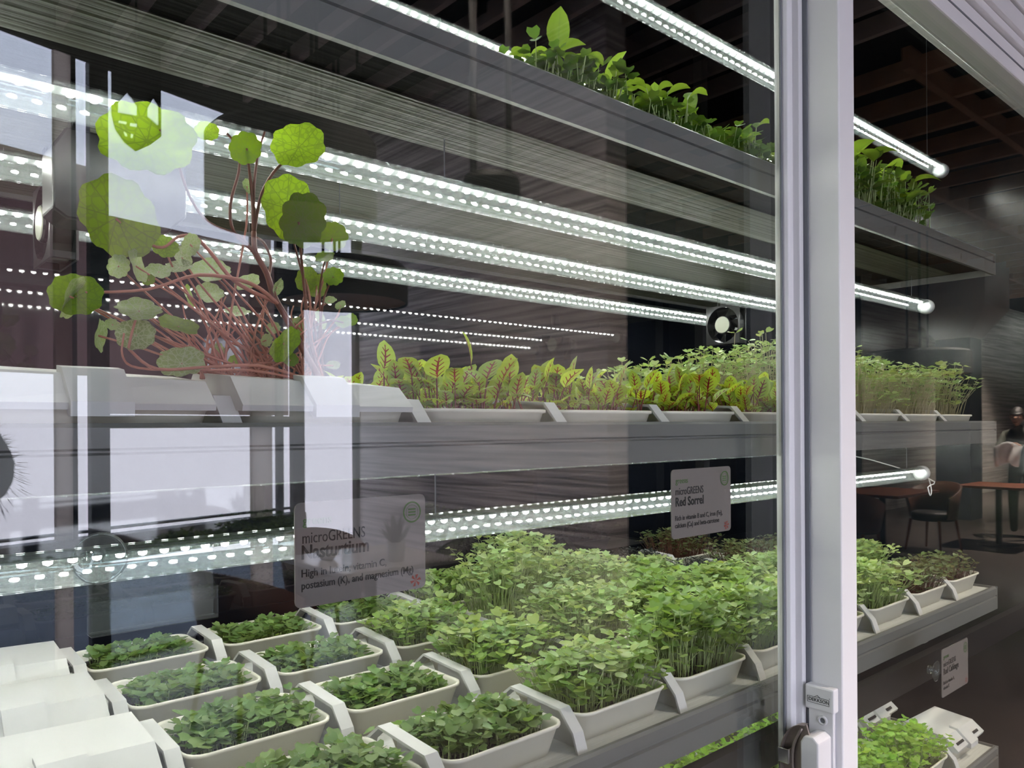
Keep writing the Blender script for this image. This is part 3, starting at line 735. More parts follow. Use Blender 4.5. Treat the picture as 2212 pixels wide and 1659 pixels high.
# basil on the upper shelf ---------------------------------------------
ZU = LEV['upper'] - 0.022
bm = [MT['basil_leaf'], MT['pale_stem']]
bv = [petiole_leaf(g.uniform(.050, .085), g.uniform(.034, .046), g.uniform(.025, .033), g.uniform(.5, 1.3), g.uniform(.2, .6), math.radians(g.uniform(20, 70)), bm, lean=.12) for _ in range(12)]
bbig = [petiole_leaf(.098, .056, .036, .35, .3, math.radians(84), bm, lean=.05), petiole_leaf(.070, .066, .042, .5, .35, math.radians(76), bm, lean=.1)]
def basil_fill(n, hx, hy):
    parts = []
    for i in range(n):
        h = g.uniform(.006, .072)
        parts.append(seedling((g.uniform(-hx, hx), g.uniform(-hy, hy), 0), h, g.uniform(.013, .021), g.uniform(0, 6.28), (g.gauss(0, .15), g.gauss(0, .15)), g, rtint(g)))
    return mesh_from(parts, 'small_leaves', [MT['basil_small_leaf'], MT['pale_stem']])
def upx(k): return 0.845 + 0.232*k
for k in range(-3, 7):
    x, y = upx(k), 0.853
    if k < 0:
        tray(x, y, ZU, 'empty white tray on the upper shelf, %s left of the basil' % MIDW[-k-1], group='trays on the upper shelf', soil=False)
        continue
    tray(x, y, ZU, 'white tray under the basil, %s from the left' % MIDW[k], group='trays on the upper shelf')
    if k > 5: continue
    t = thing('basil_plants', 'green basil on the upper shelf, %s tray from the left' % MIDW[k], 'basil', (x, y, ZU+0.026), 'basil on the upper shelf')
    sl_ = tag(link('small_leaves', basil_fill(320, .098, .072), t, (0, 0, 0)), kind='stuff')
    if k >= 4: sl_.scale = (1, 1, 1.7)
    for i in range(40 if k < 4 else 56):
        o = link('leaf', g.choice(bv), t, (g.uniform(-.09, .09), g.uniform(-.066, .066), 0)); sc = g.uniform(.65, 1.15) if k < 4 else g.uniform(.8, 1.75)
        o.rotation_euler = (g.gauss(0, .1), g.gauss(0, .1), g.uniform(0, 6.28)); o.scale = (sc, sc, sc)
    if k == 0:
        for q, (dx, dy, a) in enumerate(((-.015, -.02, math.radians(-120)), (.098, -.01, math.radians(-60)))):
            o = link('leaf', bbig[q], t, (dx, dy, 0)); o.rotation_euler = (0, 0, a)
    elif k in (1, 2, 4, 5):
        for q in range(3):
            o = link('leaf', bbig[q % 2], t, (g.uniform(-.07, .07), g.uniform(-.04, .03), 0)); sc = g.uniform(.6, .85)
            o.scale = (sc, sc, sc); o.rotation_euler = (g.gauss(0, .2), g.gauss(0, .2), g.uniform(0, 6.28))

# ------------------------------------------------------------------ nasturtium
nas = thing('nasturtium', 'leggy nasturtium with round veined leaves on pink stems above the covered trays', 'nasturtium', at(660, 815, 0.87))
def pelt(name, c, wpx, hpx, yaw, mt, seed, wavy=0.13, cup=0.16):
    """round shield leaf whose long axis faces the viewer; wpx/hpx are its half sizes in the photo"""
    q = random.Random(seed); V = [(0, 0, 0)]; UV = [(.5, .5)]; Fc = []; n = 36; lob = 9
    ph = q.uniform(0, 6.28)
    for ri, rr in enumerate((.35, .7, 1.0)):
        for k in range(n):
            a = 2*math.pi*k/n
            r = rr*(1 + (wavy*abs(math.sin(lob*a/2+ph))*rr - wavy*.5)*rr + .05*math.sin(2*a+ph))
            V.append((r*math.cos(a), r*math.sin(a), cup*rr*rr + .08*math.sin(3*a+ph)*rr*rr)); UV.append((.5+.5*r*math.cos(a), .5+.5*r*math.sin(a)))
    for k in range(n): Fc.append((0, 1+k, 1+(k+1) % n))
    for ri in range(2):
        for k in range(n):
            a, b2 = 1+ri*n+k, 1+ri*n+(k+1) % n; Fc.append((a, a+n, b2+n, b2))
    view = c.normalized(); depth = c.dot(fw); px = depth/F
    R = max(wpx, hpx)*px
    tilt_v = math.acos(min(1, hpx/max(wpx, hpx))); tilt_h = math.acos(min(1, wpx/max(wpx, hpx)))
    right = view.cross(up).normalized(); upv = right.cross(view).normalized()
    M3 = Matrix((right, upv, -view)).transposed()
    M3 = M3 @ Matrix.Rotation(-tilt_v, 3, 'X') @ Matrix.Rotation(tilt_h*(1 if q.random() < .5 else -1), 3, 'Y') @ Matrix.Rotation(yaw, 3, 'Z') if False else M3 @ Matrix.Rotation(yaw, 3, 'Z') @ Matrix.Rotation(-tilt_v, 3, 'X') @ Matrix.Rotation(tilt_h, 3, 'Y')
    V = [tuple(c + M3 @ (Vector(v)*R)) for v in V]
    return link('leaf', leaf_mesh('leaf', V, Fc, UV, [mt]), nas)
NL, NG, ND = MT['nasturtium_leaf'], MT['nasturtium_grey_leaf'], MT['nasturtium_shaded_leaf']
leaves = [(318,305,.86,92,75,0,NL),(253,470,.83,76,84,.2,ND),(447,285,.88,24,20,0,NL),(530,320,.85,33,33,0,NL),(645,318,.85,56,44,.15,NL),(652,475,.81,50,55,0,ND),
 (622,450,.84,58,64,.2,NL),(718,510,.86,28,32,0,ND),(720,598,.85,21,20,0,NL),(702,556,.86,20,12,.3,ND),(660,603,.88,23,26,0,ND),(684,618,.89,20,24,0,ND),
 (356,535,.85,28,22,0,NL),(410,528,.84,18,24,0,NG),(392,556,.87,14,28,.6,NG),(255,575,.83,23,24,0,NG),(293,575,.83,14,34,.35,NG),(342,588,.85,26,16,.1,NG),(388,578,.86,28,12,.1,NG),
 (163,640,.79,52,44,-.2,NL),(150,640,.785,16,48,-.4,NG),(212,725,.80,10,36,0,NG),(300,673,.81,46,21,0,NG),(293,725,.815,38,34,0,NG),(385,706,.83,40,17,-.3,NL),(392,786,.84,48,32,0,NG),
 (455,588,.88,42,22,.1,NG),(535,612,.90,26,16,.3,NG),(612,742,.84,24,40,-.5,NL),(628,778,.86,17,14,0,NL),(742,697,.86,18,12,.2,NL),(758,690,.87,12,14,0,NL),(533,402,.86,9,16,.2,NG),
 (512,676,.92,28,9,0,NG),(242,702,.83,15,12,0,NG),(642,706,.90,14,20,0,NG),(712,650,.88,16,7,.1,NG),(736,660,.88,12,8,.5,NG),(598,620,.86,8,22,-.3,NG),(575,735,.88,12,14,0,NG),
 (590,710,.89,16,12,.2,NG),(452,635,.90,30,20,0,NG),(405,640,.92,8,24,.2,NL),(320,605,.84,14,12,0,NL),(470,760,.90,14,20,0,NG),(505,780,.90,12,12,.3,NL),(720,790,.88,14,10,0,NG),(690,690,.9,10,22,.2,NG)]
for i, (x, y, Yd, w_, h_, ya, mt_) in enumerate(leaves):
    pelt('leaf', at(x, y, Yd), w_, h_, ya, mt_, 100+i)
def nstem(P, r0, r1, mt):
    Q = curve_pts([at(*p) for p in P]); n = len(Q)
    s = MB(); s.tube(Q, [r0 + (r1-r0)*i/(n-1) for i in range(n)], 6); obj('stem', s, mt, nas, smooth=True)
BR, PK = MT['brown_stem'], MT['pink_stem']
nstem([(690,818,.86),(655,755,.86),(620,690,.86),(592,640,.86),(576,590,.86),(552,545,.86),(548,500,.86)], .0042, .0030, BR)
nstem([(548,505,.86),(546,440,.86),(540,380,.86),(533,320,.85)], .0022, .0014, BR)
nstem([(548,505,.86),(565,420,.86),(600,362,.86),(645,330,.85)], .0022, .0014, BR)
nstem([(550,500,.86),(548,420,.86),(556,340,.86),(572,285,.86)], .0020, .0012, BR)
nstem([(552,548,.86),(505,500,.86),(498,440,.86),(516,370,.86),(514,320,.86),(490,288,.86)], .0020, .0013, BR)
nstem([(560,565,.86),(520,512,.86),(450,480,.86),(408,420,.86),(380,340,.86),(345,280,.86)], .0018, .0012, BR)
nstem([(580,600,.86),(585,560,.87),(570,525,.87),(552,512,.86)], .0018, .0015, BR)
nstem([(605,660,.86),(540,612,.85),(430,594,.84),(320,625,.82),(185,632,.79)], .0026, .0012, PK)
nstem([(600,655,.86),(510,610,.86),(455,545,.86),(420,512,.85),(385,512,.85),(350,535,.85),(300,515,.84),(250,472,.83)], .0024, .0013, PK)
nstem([(690,812,.87),(668,720,.87),(655,600,.86),(645,480,.81)], .0024, .0014, BR)
for (x, y, Yd) in ((622,480,.84),(718,515,.86),(720,598,.85),(702,560,.86),(660,603,.88),(684,618,.89),(742,697,.86)):
    nstem([(690+g.uniform(-10, 8), 812, .88), (680+g.uniform(-14, 14), 720, .88), ((x+680)/2, (y+690)/2, .87), (x, y, Yd)], .0018, .0010, PK if g.random() < .5 else BR)
for (x, y, Yd, w_, h_, ya, mt_) in leaves[12:]:
    bx = g.uniform(470, 660); sag = g.uniform(-20, 40)
    nstem([(bx, 815, .885), (bx*.7 + x*.3 + g.uniform(-20, 20), 812*.6 + y*.4 + sag, .88), (bx*.25 + x*.75 + g.uniform(-15, 15), 812*.2 + y*.8 + sag*.3, (.88+Yd)/2), (x, y, Yd)], .0016, .0009, PK)
for i in range(46):
    bx = g.uniform(420, 690); dx = g.uniform(-150, 40); dy = g.uniform(50, 190)
    nstem([(bx, 818, g.uniform(.86, .95)), (bx + dx*.3 + g.uniform(-25, 25), 815 - dy*.45, .89), (bx + dx*.8, 815 - dy*.8, .9), (bx + dx + g.uniform(-20, 20), 815 - dy, .9)], .0014, .0008, PK)
nstem([(650,815,.86),(560,790,.85),(450,793,.83),(340,797,.82),(285,760,.81),(280,740,.81),(296,680,.81)], .0020, .0012, PK)
nstem([(640,818,.86),(540,800,.86),(420,800,.85),(300,795,.82),(265,770,.81),(268,720,.81)], .0016, .0010, PK)

# ------------------------------------------------------------------ cards on the glass
def card(x0, z1, ybase, label, lines, holder=True, w=.148, h=.099):
    t = thing('info_card', label, 'card', (x0+w/2, ybase, z1-h), 'printed cards on the glass')
    s = MB(); P = []
    for (sx, sz, a0) in ((1, 1, 0), (-1, 1, 90), (-1, -1, 180), (1, -1, 270)):
        for k in range(4):
            a = math.radians(a0+30*k); P.append((x0+w/2+sx*(w/2-.006)+.006*math.cos(a), z1-h/2+sz*(h/2-.006)+.006*math.sin(a)))
    s.prism(P, 'y', ybase, ybase+.0016); obj('sheet', s, MT['card_paper'], t)
    for (dx, dz, sz, txt, bold, m_, sx) in lines:
        M4 = Matrix(((1, 0, 0, x0+dx), (0, 0, -1, ybase-.0002), (0, 1, 0, z1-dz), (0, 0, 0, 1)))
        text(txt, sz, M4, MT[m_], t, bold, sx=sx)
    s = MB(); c = (x0+w-.017, ybase-.0003, z1-.018)
    s.lathe([(.0095, -.0003), (.0112, -.0003)], c, 24, axis='y'); s.lathe([(.0072, -.0003), (.0076, -.0003)], c, 24, axis='y')
    for q in (-.003, 0, .003): s.box(c[0]-.0045, c[0]+.0045, c[1]-.0004, c[1], c[2]+q-.0008, c[2]+q+.0008)
    obj('round_seal', s, MT['card_green'], t)
    s = MB()
    for q in range(6):
        a = q*1.05; o_ = Vector((x0+w-.013, ybase-.0003, z1-h+.009)); s.add([o_+Vector((0, -.0003, 0)), o_+Vector((.007*math.cos(a), -.0003, .007*math.sin(a))), o_+Vector((.006*math.cos(a+.5), -.0003, .006*math.sin(a+.5)))], [(0, 1, 2)])
    obj('printed_leaf', s, MT['card_red'], t)
    return t
NI = [(.008, .021, .0125, 'greens', 0, 'card_green', .92), (.007, .0385, .0155, 'microGREENS', 0, 'card_ink', .74), (.006, .053, .0185, 'Nasturtium', .0004, 'card_ink', .86),
      (.006, .0700, .0102, 'High in lutein, vitamin C,', .0001, 'card_ink', .92), (.006, .0815, .0102, 'postasium (K), and magnesium (Mg)', .0001, 'card_ink', .86)]
RI = [(.009, .020, .0120, 'greens', 0, 'card_green', .92), (.008, .0365, .0155, 'microGREENS', 0, 'card_ink', .74), (.008, .0525, .0180, 'Red Sorrel', .0004, 'card_ink', .88),
      (.007, .0730, .0100, 'Rich in vitamin B and C, iron (Fe),', .0001, 'card_ink', .86), (.007, .0835, .0100, 'calcium (Ca) and beta-carotene', .0001, 'card_ink', .86)]
CI = [(.009, .020, .0120, 'greens', 0, 'card_green', .92), (.008, .0365, .0155, 'microGREENS', 0, 'card_ink', .74), (.008, .0525, .0180, 'Red Cabbage', .0004, 'card_ink', .88),
      (.007, .0730, .0100, 'Rich in vitamin A,', .0001, 'card_ink', .86), (.007, .0835, .0100, 'vitamin K', .0001, 'card_ink', .86)]
card(.331, -.072, D+.0035, 'grey info card reading microGREENS Nasturtium inside the left glass', NI)
card(.904, -.065, D+.0035, 'grey info card reading microGREENS Red Sorrel inside the left glass', RI)
card(1.730, -.470, .6262, 'info card reading microGREENS Red Cabbage low inside the right glass', CI)
def suction(x, y, z, label):
    t = thing('suction_cup', label, 'suction cup', (x, y, z), 'clear suction cups on the glass')
    s = MB(); s.lathe([(.0, .012), (.006, .011), (.006, .006), (.016, .003), (.021, 0.0), (.019, 0.0), (.010, .003), (0, .004)], (x, y, z), 24, axis='y'); obj('cup', s, MT['clear_acrylic'], t, smooth=True)
    s = MB(); s.lathe([(0, .016), (.008, .016), (.008, .011), (0, .011)], (x, y, z), 20, axis='y'); obj('knob', s, MT['clear_acrylic'], t, smooth=True)
    return t
suction(1.700, .6255, -.506, 'clear suction cup beside the Red Cabbage card on the right glass')
suction(.165, D+.0035, -.104, 'clear suction cup holding the empty acrylic card pocket')
hol = thing('acrylic_pocket', 'empty clear acrylic card pocket hanging inside the left glass below the tube', 'card holder', (.19, D+.03, -.17))
s = MB(); s.box(.160, .262, D+.022, D+.024, -.168, -.102); obj('back_sheet', s, MT['clear_acrylic'], hol, bevel=.0008)
s = MB(); s.box(.160, .262, D+.010, D+.012, -.168, -.140); s.box(.160, .262, D+.012, D+.022, -.168, -.166); obj('front_lip', s, MT['clear_acrylic'], hol, bevel=.0008)
s = MB(); s.tube(curve_pts([(2.445, .93, -.150), (2.462, .925, -.165), (2.470, .92, -.20), (2.455, .918, -.215), (2.445, .92, -.19), (2.46, .925, -.165), (2.50, 1.2, -.10), (2.45, 1.60, -.06)]), .0018, 6)
tag(obj('lamp_cord', s, MT['clear_cap']), 'pale looped cord at the right end of the tube below the middle shelf', 'cord')

# ------------------------------------------------------------------ circulation fans at the back of the rack
def fan(x, y, z, label, hang):
    t = thing('axial_fan', label, 'fan', (x, y, z-.06), 'black axial fans')
    s = MB(); h = .06; n = 24
    for (xa, xb) in ((x, x+.004), (x+.034, x+.038)):
        vs = []; fs = []
        for xx in (xa, xb):
            for k in range(n):
                a = 2*math.pi*k/n + math.pi/4; m_ = max(abs(math.cos(a)), abs(math.sin(a))); vs.append((xx, y+h*math.cos(a)/m_, z+h*math.sin(a)/m_))
            for k in range(n):
                a = 2*math.pi*k/n + math.pi/4; vs.append((xx, y+.056*math.cos(a), z+.056*math.sin(a)))
        for k in range(n):
            k2 = (k+1) % n
            fs += [(k, k2, n+k2, n+k), (2*n+k, 3*n+k, 3*n+k2, 2*n+k2), (k, 2*n+k, 2*n+k2, k2), (n+k, n+k2, 3*n+k2, 3*n+k)]
        s.add(vs, fs)
    for dy in (-.054, .054):
        for dz in (-.054, .054): s.box(x+.004, x+.034, y+dy-.005, y+dy+.005, z+dz-.005, z+dz+.005)
    s.lathe([(.0565, .003), (.0565, .035)], (x, y, z), 28, axis='x')
    obj('frame', s, MT['fan_plastic'], t)
    s = MB(); s.lathe([(0, -.002), (.027, -.002), (.029, .001), (.029, .028), (0, .028)], (x, y, z), 24, axis='x'); obj('hub', s, MT['fan_plastic'], t)
    s = MB(); s.lathe([(0, -.0035), (.025, -.0035), (.026, -.002)], (x, y, z), 24, axis='x'); obj('hub_label', s, MT['fan_hub'], t)
    for k in range(7):
        a = k*2*math.pi/7; s = MB()
        P = [Vector((x+.006, y+.028*math.cos(a), z+.028*math.sin(a))), Vector((x+.010, y+.054*math.cos(a+.15), z+.054*math.sin(a+.15))), Vector((x+.030, y+.054*math.cos(a+.75), z+.054*math.sin(a+.75))), Vector((x+.026, y+.028*math.cos(a+.7), z+.028*math.sin(a+.7)))]
        nn = (P[1]-P[0]).cross(P[3]-P[0]).normalized()*.0009
        s.add([p+nn for p in P]+[p-nn for p in P], [(0,1,2,3), (7,6,5,4), (0,4,5,1), (1,5,6,2), (2,6,7,3), (3,7,4,0)]); obj('blade', s, MT['fan_plastic'], t)
    s = MB(); s.box(x+.004, x+.030, y-.01, y+.01, z+.058, hang); obj('bracket', s, MT['black_metal'], t)
    return t
fan(.250, 1.36, .310, 'black axial fan hanging under the upper shelf at far left', .424)
fan(2.115, 1.40, .310, 'black axial fan hanging under the upper shelf at the right end', .424)
dv = thing('driver_box', 'black hanging driver box behind the largest nasturtium leaves', 'driver box', (.29, 1.08, .25))
s = MB(); s.prism([(.205, .26), (.205, .335), (.22, .36), (.345, .36), (.36, .345), (.36, .275), (.335, .25), (.22, .25)], 'y', 1.05, 1.11); obj('casing', s, MT['fan_plastic'], dv, bevel=.003)
s = MB(); s.box(.23, .25, 1.07, 1.09, .355, .424); s.box(.32, .34, 1.07, 1.09, .355, .424); obj('strap', s, MT['black_metal'], dv)

# ================================================================== the restaurant behind the camera (seen mirrored in the glass)
def V(X, Yv, Z): return Vector((X, 2*D - Yv, Z))
ZC = 2.42
# floor, ceiling, walls
ROOM = [(22, .57), (-6, .57), (-6, -2.28), (3.49, -4.64), (3.65, -4.85), (22, -4.85)]
struct('floor', MB().prism(ROOM, 'z', -H-.05, -H), MT['floor_dark'])
ceil = struct('ceiling', MB().prism(ROOM, 'z', ZC+.16, ZC+.22), MT['ceiling_black'])
for i in range(18):
    xs_ = -.52 + .322*i
    ye = -4.64 + (3.49-xs_)*.2495 + .04 if xs_ < 3.45 else -4.6
    link('slat', MB().box(-.02, .02, ye, .50, 0, .12).mesh('slat', MT['slat_wood']), ceil, (xs_, 0, ZC))
gs = MB().box(-.028, .028, -4.6, .50, 0, .13).mesh('slat', MT['grid_wood'])
for i in range(21):
    link('slat', gs, ceil, (5.7 + .58*i, 0, ZC-.02))
gb = MB().box(5.5, 18, -.028, .028, 0, .15).mesh('cross_beam', MT['grid_wood'])
for i in range(5): link('cross_beam', gb, ceil, (0, .1 - 1.05*i, ZC-.03))
# striped stone partition running away from the glass
struct('wall_striped', MB().box(3.50, 3.68, 2*D-5.97, 2*D-3.11, -H, ZC+.16), MT['striped_stone'])
struct('wall_far', MB().box(12.9, 22, 2*D-6.15, 2*D-5.97, -H, ZC+.16), MT['pale_stone'])
struct('wall_dark_panel', MB().box(3.60, 12.9, 2*D-6.16, 2*D-6.0, -H, ZC+.16), MT['wall_dark'])
struct('wall_end', MB().box(21.8, 22, -4.85, 0.57, -H, ZC+.16), MT['wall_dark'])
struct('wall_side', MB().box(-6.1, -6, -2.3, 0.57, -H, ZC+.16), MT['wall_dark'])
struct('wall_front', MB().box(X1+.03, 22, .60, .75, -H, ZC+.16), MT['white_frame'])
struct('wall_front_left', MB().box(-6, X0-.03, .60, .75, -H, ZC+.16), MT['wall_dark'])
struct('wall_over_header', MB().box(X0-.03, X1+.03, .60, .75, 1.75, ZC+.16), MT['wall_dark'])
# the window wall: runs at 14 degrees to the cabinet; s measured leftwards from the corner with the striped wall
K = 1.0
P0 = Vector((3.49*K, 2*D - 6.0*K, 0)); A_ = Vector((-.97, .242, 0)); N_ = Vector((-.242, -.97, 0))
def wbox(mb, s0, s1, t0, t1, z0, z1):
    c = P0 + A_*((s0+s1)/2*K) + N_*((t0+t1)/2) + Vector((0, 0, (z0+z1)/2))
    mb.rbox(c, A_, N_, up, (s1-s0)/2*K, (t1-t0)/2, (z1-z0)/2); return mb
b = MB(); wbox(b, -.3, 12, 0, .02, 2.30*K, ZC+.16)
struct('wall_window_soffit', b, MT['mullion_dark'])
posts = [(-.02, .03), (.592, .709), (2.177, 2.297), (4.1, 4.25)]
b = MB(); wbox(b, 5.3, 12.2, .0, .12, -H, 2.30*K); struct('wall_windows_left', b, MT['wall_dark'])
b = MB()
for (a, c) in posts: wbox(b, a, c, -.015, .03, -H, 2.30*K)
wbox(b, .592, 12, -.03, .10, -.86*K, -.69*K); wbox(b, .7, 2.2, -.02, .08, -.005, .08)
wbox(b, -.3, 12, 0, .16, -H-.2, -H+.03)
struct('trim_mullions', b, MT['mullion_dark'])
b = MB()
for (a, c) in ((2.402, 2.50), (.90, 1.085)): wbox(b, a, c, .0, .03, -H, 2.30*K)
struct('trim_beige_strips', b, MT['translucent_beige'])  # strips for a column outside, made translucent so daylight brightens them
b = MB()
for (a, c) in ((2.372, 2.402), (.79, .85)): wbox(b, a, c, .0, .03, -.69*K, 2.30*K)
wbox(b, 2.297, 4.1, .0, .05, -.66*K, -.645*K); wbox(b, .709, 2.177, .0, .05, -.655*K, -.64*K)
struct('trim_sashes', b, MT['mullion_dark'])
wi = 1
for (a, c) in ((.03, .592), (.709, 2.177), (2.297, 4.1), (4.25, 5.3)):
    b = MB(); wbox(b, a, c, .05, .058, -H, 2.30*K); struct('window_%d' % wi, b, MT['window_glass']); wi += 1
for i, (a, c, z0, z1, lab) in enumerate(((.69, 2.20, .09, 1.38*K, 'brown translucent window panel between upper and lower panes, middle window'), (2.25, 4.12, .33, 1.66*K, 'brown translucent window panel, leftmost window in the reflection'))):
    b = MB(); wbox(b, a, c, .062, .07, z0, z1); tag(obj('window_blind', b, MT['blind_fabric']), lab, 'blind')
# the city far below
struct('ground', MB().box(-400, 400, -440, -40, -70.2, -70), MT['city_ground'])

# pendant drums -----------------------------------------------------------------
def drum(c, r, h, label, rods=5):
    t = thing('drum_pendant', label, 'pendant lamp', (c.x, c.y, c.z-h/2), 'black drum pendant lamps')
    s = MB(); s.lathe([(r*.93, h/2), (r, h/2-.03), (r, -h/2), (r-.012, -h/2), (r-.012, h/2-.05), (0, h/2-.045)], c, 40); s.lathe([(0, h/2), (r*.93, h/2)], c, 40); obj('shade', s, MT['lamp_black'], t)
    s = MB(); s.lathe([(0, -h/2+.05), (r-.014, -h/2+.03), (r-.014, -h/2+.01)], c, 40); obj('lining', s, MT['lamp_lining'], t)
    for k in range(rods):
        a = k*6.28/rods; q = MB(); q.tube([(c.x+.13*math.cos(a), c.y+.13*math.sin(a), c.z+h/2), (c.x+.13*math.cos(a), c.y+.13*math.sin(a), ZC+.16)], .010, 6); obj('rod', q, MT['lamp_black'], t)
    return t
drum(V(1.75, 3.61, 1.215), .41, .42, 'large black drum pendant in front of the window, nearer one')
drum(V(2.57, 4.58, .93), .42, .25, 'large black drum pendant beside the striped stone wall, farther one')
drum(V(2.60, 3.10, 1.22), .15, .12, 'small black pendant hung on rods before the striped stone wall', 4)
drum(V(10.5, 4.2, .76), .62, .30, 'wide black drum pendant over the dining tables at the right')
# shield shaped lantern with cut-outs
lt = thing('cutout_lantern', 'dark shield-shaped hanging lantern with pointed cut-outs against the window', 'lantern', V(1.167, 4.1, 1.3))
import bmesh as _bm
def plate(outline, holes, name, M4, th=.006):
    bm = _bm.new(); es = []
    for loop in [outline] + holes:
        vs = [bm.verts.new((p[0], 0, p[1])) for p in loop]
        es += [bm.edges.new((vs[i], vs[(i+1) % len(vs)])) for i in range(len(vs))]
    r = _bm.ops.triangle_fill(bm, use_beauty=True, edges=es)
    ex = _bm.ops.extrude_face_region(bm, geom=bm.faces[:]); _bm.ops.translate(bm, verts=[v for v in ex['geom'] if isinstance(v, _bm.types.BMVert)], vec=(0, th, 0))
    _bm.ops.recalc_face_normals(bm, faces=bm.faces[:])
    bm.transform(M4); me = bpy.data.meshes.new(name); bm.to_mesh(me); bm.free(); me.materials.append(MT['lamp_black']); return link(name, me, lt)
sx_ = .221/97
def lp(P): return [((x-300)*sx_, (326-y)*sx_) for (x, y) in P]
O_ = lp([(251,100),(251,255),(258,285),(275,310),(297,326),(325,308),(348,286),(348,100)])
Hh = [lp([(264,248),(264,226),(281,203),(300,228),(300,249)]), lp([(321,247),(321,228),(332,206),(342,222),(342,264)]), lp([(265,264),(280,265),(280,271),(265,270)]), lp([(287,266),(300,266),(300,274),(287,273)]), lp([(274,286),(280,290),(282,297),(277,296)]), lp([(288,289),(293,290),(291,300),(288,298)])]
c0 = V(1.167, 4.10, (921-326)/F*3.85)
tocam = Vector((c0.x, c0.y - 2*D, 0)).normalized()      # faces the glass
Mx = Matrix.Translation(c0) @ Matrix.Rotation(math.atan2(tocam.x, -tocam.y), 4, 'Z')
plate(O_, Hh, 'front_plate', Mx)
q = MB(); q.tube([c0+Vector((0, 0, .50)), (c0.x, c0.y, ZC+.16)], .006, 6); obj('rod', q, MT['lamp_black'], lt)
# added fill spots in ceiling cans, to brighten walls, door stile and person
for i, (x, y) in enumerate(((2.5, -1.6), (3.05, -2.3), (3.4, -.6), (8.6, -3.0), (11.4, -1.6), (13.9, -3.75), (16.8, -3.75))):
    t = thing('fill_light', 'small round added fill light, %s counting along the room from the windows' % ORD[i], 'fill_light', (x, y, ZC+.06), 'added fill lights')
    s = MB(); s.lathe([(.07, .10), (.07, 0), (.055, 0), (.05, .03)], (x, y, ZC+.06), 20); obj('can', s, MT['lamp_black'], t)
    s = MB(); s.lathe([(.045, .09), (.052, .09)], (x, y, ZC+.06), 20); obj('lens', s, MT['fill_light'], t)
    ld = bpy.data.lights.new('fill_beam', 'SPOT'); ld.energy = (900, 900, 900, 1200, 2200, 3200, 3200)[i]; ld.spot_size = 1.9; ld.spot_blend = .6; ld.color = (1, .86, .74); ld.shadow_soft_size = .05
    lo = bpy.data.objects.new('beam', ld); C.objects.link(lo); lo.parent = t; lo.location = (0, 0, .055)

# furniture ----------------------------------------------------------------------
def table(c, w, d, label, top='table_top'):
    t = thing('dining_table', label, 'table', (c.x, c.y, -H), 'dining tables'); z = -H+.74
    obj('tabletop', MB().box(c.x-w/2, c.x+w/2, c.y-d/2, c.y+d/2, z-.03, z), MT[top], t, bevel=.006)
    s = MB(); s.tube([(c.x, c.y, -H+.02), (c.x, c.y, z-.03)], .035, 12); obj('pedestal', s, MT['chair_dark'], t)
    s = MB(); s.lathe([(0, .02), (.22, .015), (.23, 0), (0, 0)], (c.x, c.y, -H), 24); obj('foot', s, MT['chair_dark'], t)
    return t
def tub_chair(c, rz, label, shell='chair_leather'):
    t = thing('tub_chair', label, 'chair', (c.x, c.y, -H), 'tub chairs'); t.rotation_euler = (0, 0, rz)
    def put(nm, mb, m_, sm=False): return obj(nm, mb, MT[m_], t, smooth=sm, world=False, loc=(0, 0, 0))
    n = 17; vs = []; fs = []
    prof = []
    for k in range(n):
        a = math.radians(-115 + 230*k/(n-1)); hh = .80 - .17*(abs(a)/2.0)**2
        prof.append((a, hh))
    for a, hh in prof:
        ca, sa = math.sin(a), math.cos(a)
        for (rr, zz) in ((.25, .38), (.30, hh), (.27, hh), (.22, .40)): vs.append((rr*ca, rr*sa, zz))
    for k in range(n-1):
        for j in range(4): fs.append((4*k+j, 4*k+(j+1) % 4, 4*k+4+(j+1) % 4, 4*k+4+j))
    put('back_shell', MB().add(vs, fs), shell, True)
    s = MB(); s.lathe([(0, .46), (.20, .46), (.235, .44), (.235, .36), (0, .36)], (0, 0, 0), 24); put('seat', s, 'chair_dark', True)
    for (x, y) in ((.17, .17), (-.17, .17), (.17, -.17), (-.17, -.17)):
        s = MB(); s.tube([(x, y, .37), (x*1.25, y*1.25, 0)], [.018, .011], 8); put('leg', s, 'table_wood')
    return t
table(V(2.38, 3.95, 0), .75, .75, 'pale topped dining table with the potted plant, near the striped wall')
tub_chair(V(1.66, 3.92, 0), math.radians(80), 'brown tub chair with dark seat, left of the table by the window')
tub_chair(V(2.50, 4.72, 0), math.radians(180), 'brown tub chair on the window side of the table', 'chair_leather')
tub_chair(V(3.12, 3.95, 0), math.radians(-90), 'dark tub chair between the table and striped wall', 'chair_dark')
tp = -H+.74
def potted(c):
    pot = thing('potted_plant', 'small dark green plant in a white pot on the dining table', 'plant', c)
    s = MB(); s.lathe([(0, 0), (.045, 0), (.055, .11), (.047, .11), (.044, .08), (0, .08)], c, 20); obj('pot', s, MT['ceramic'], pot, smooth=True)
    for k in range(16):
        a = k*2.4; rr = .04+.006*k; s = MB()
        p = c + Vector((0, 0, .08)); e = p + Vector((rr*math.cos(a), rr*math.sin(a), .20-.007*k)); sd = Vector((-math.sin(a), math.cos(a), 0))*.022; m_ = (p+e)/2
        s.add([p, m_+sd, e, m_-sd, m_+Vector((0, 0, .008))], [(0, 1, 4), (1, 2, 4), (2, 3, 4), (3, 0, 4)]); obj('leaf', s, MT['plant_dark'], pot)
potted(V(2.42, 3.74, tp))
c = V(2.12, 3.75, tp); s = MB(); s.lathe([(0, 0), (.028, 0), (.034, .10), (.032, .10), (.026, .004), (0, .004)], c, 18)
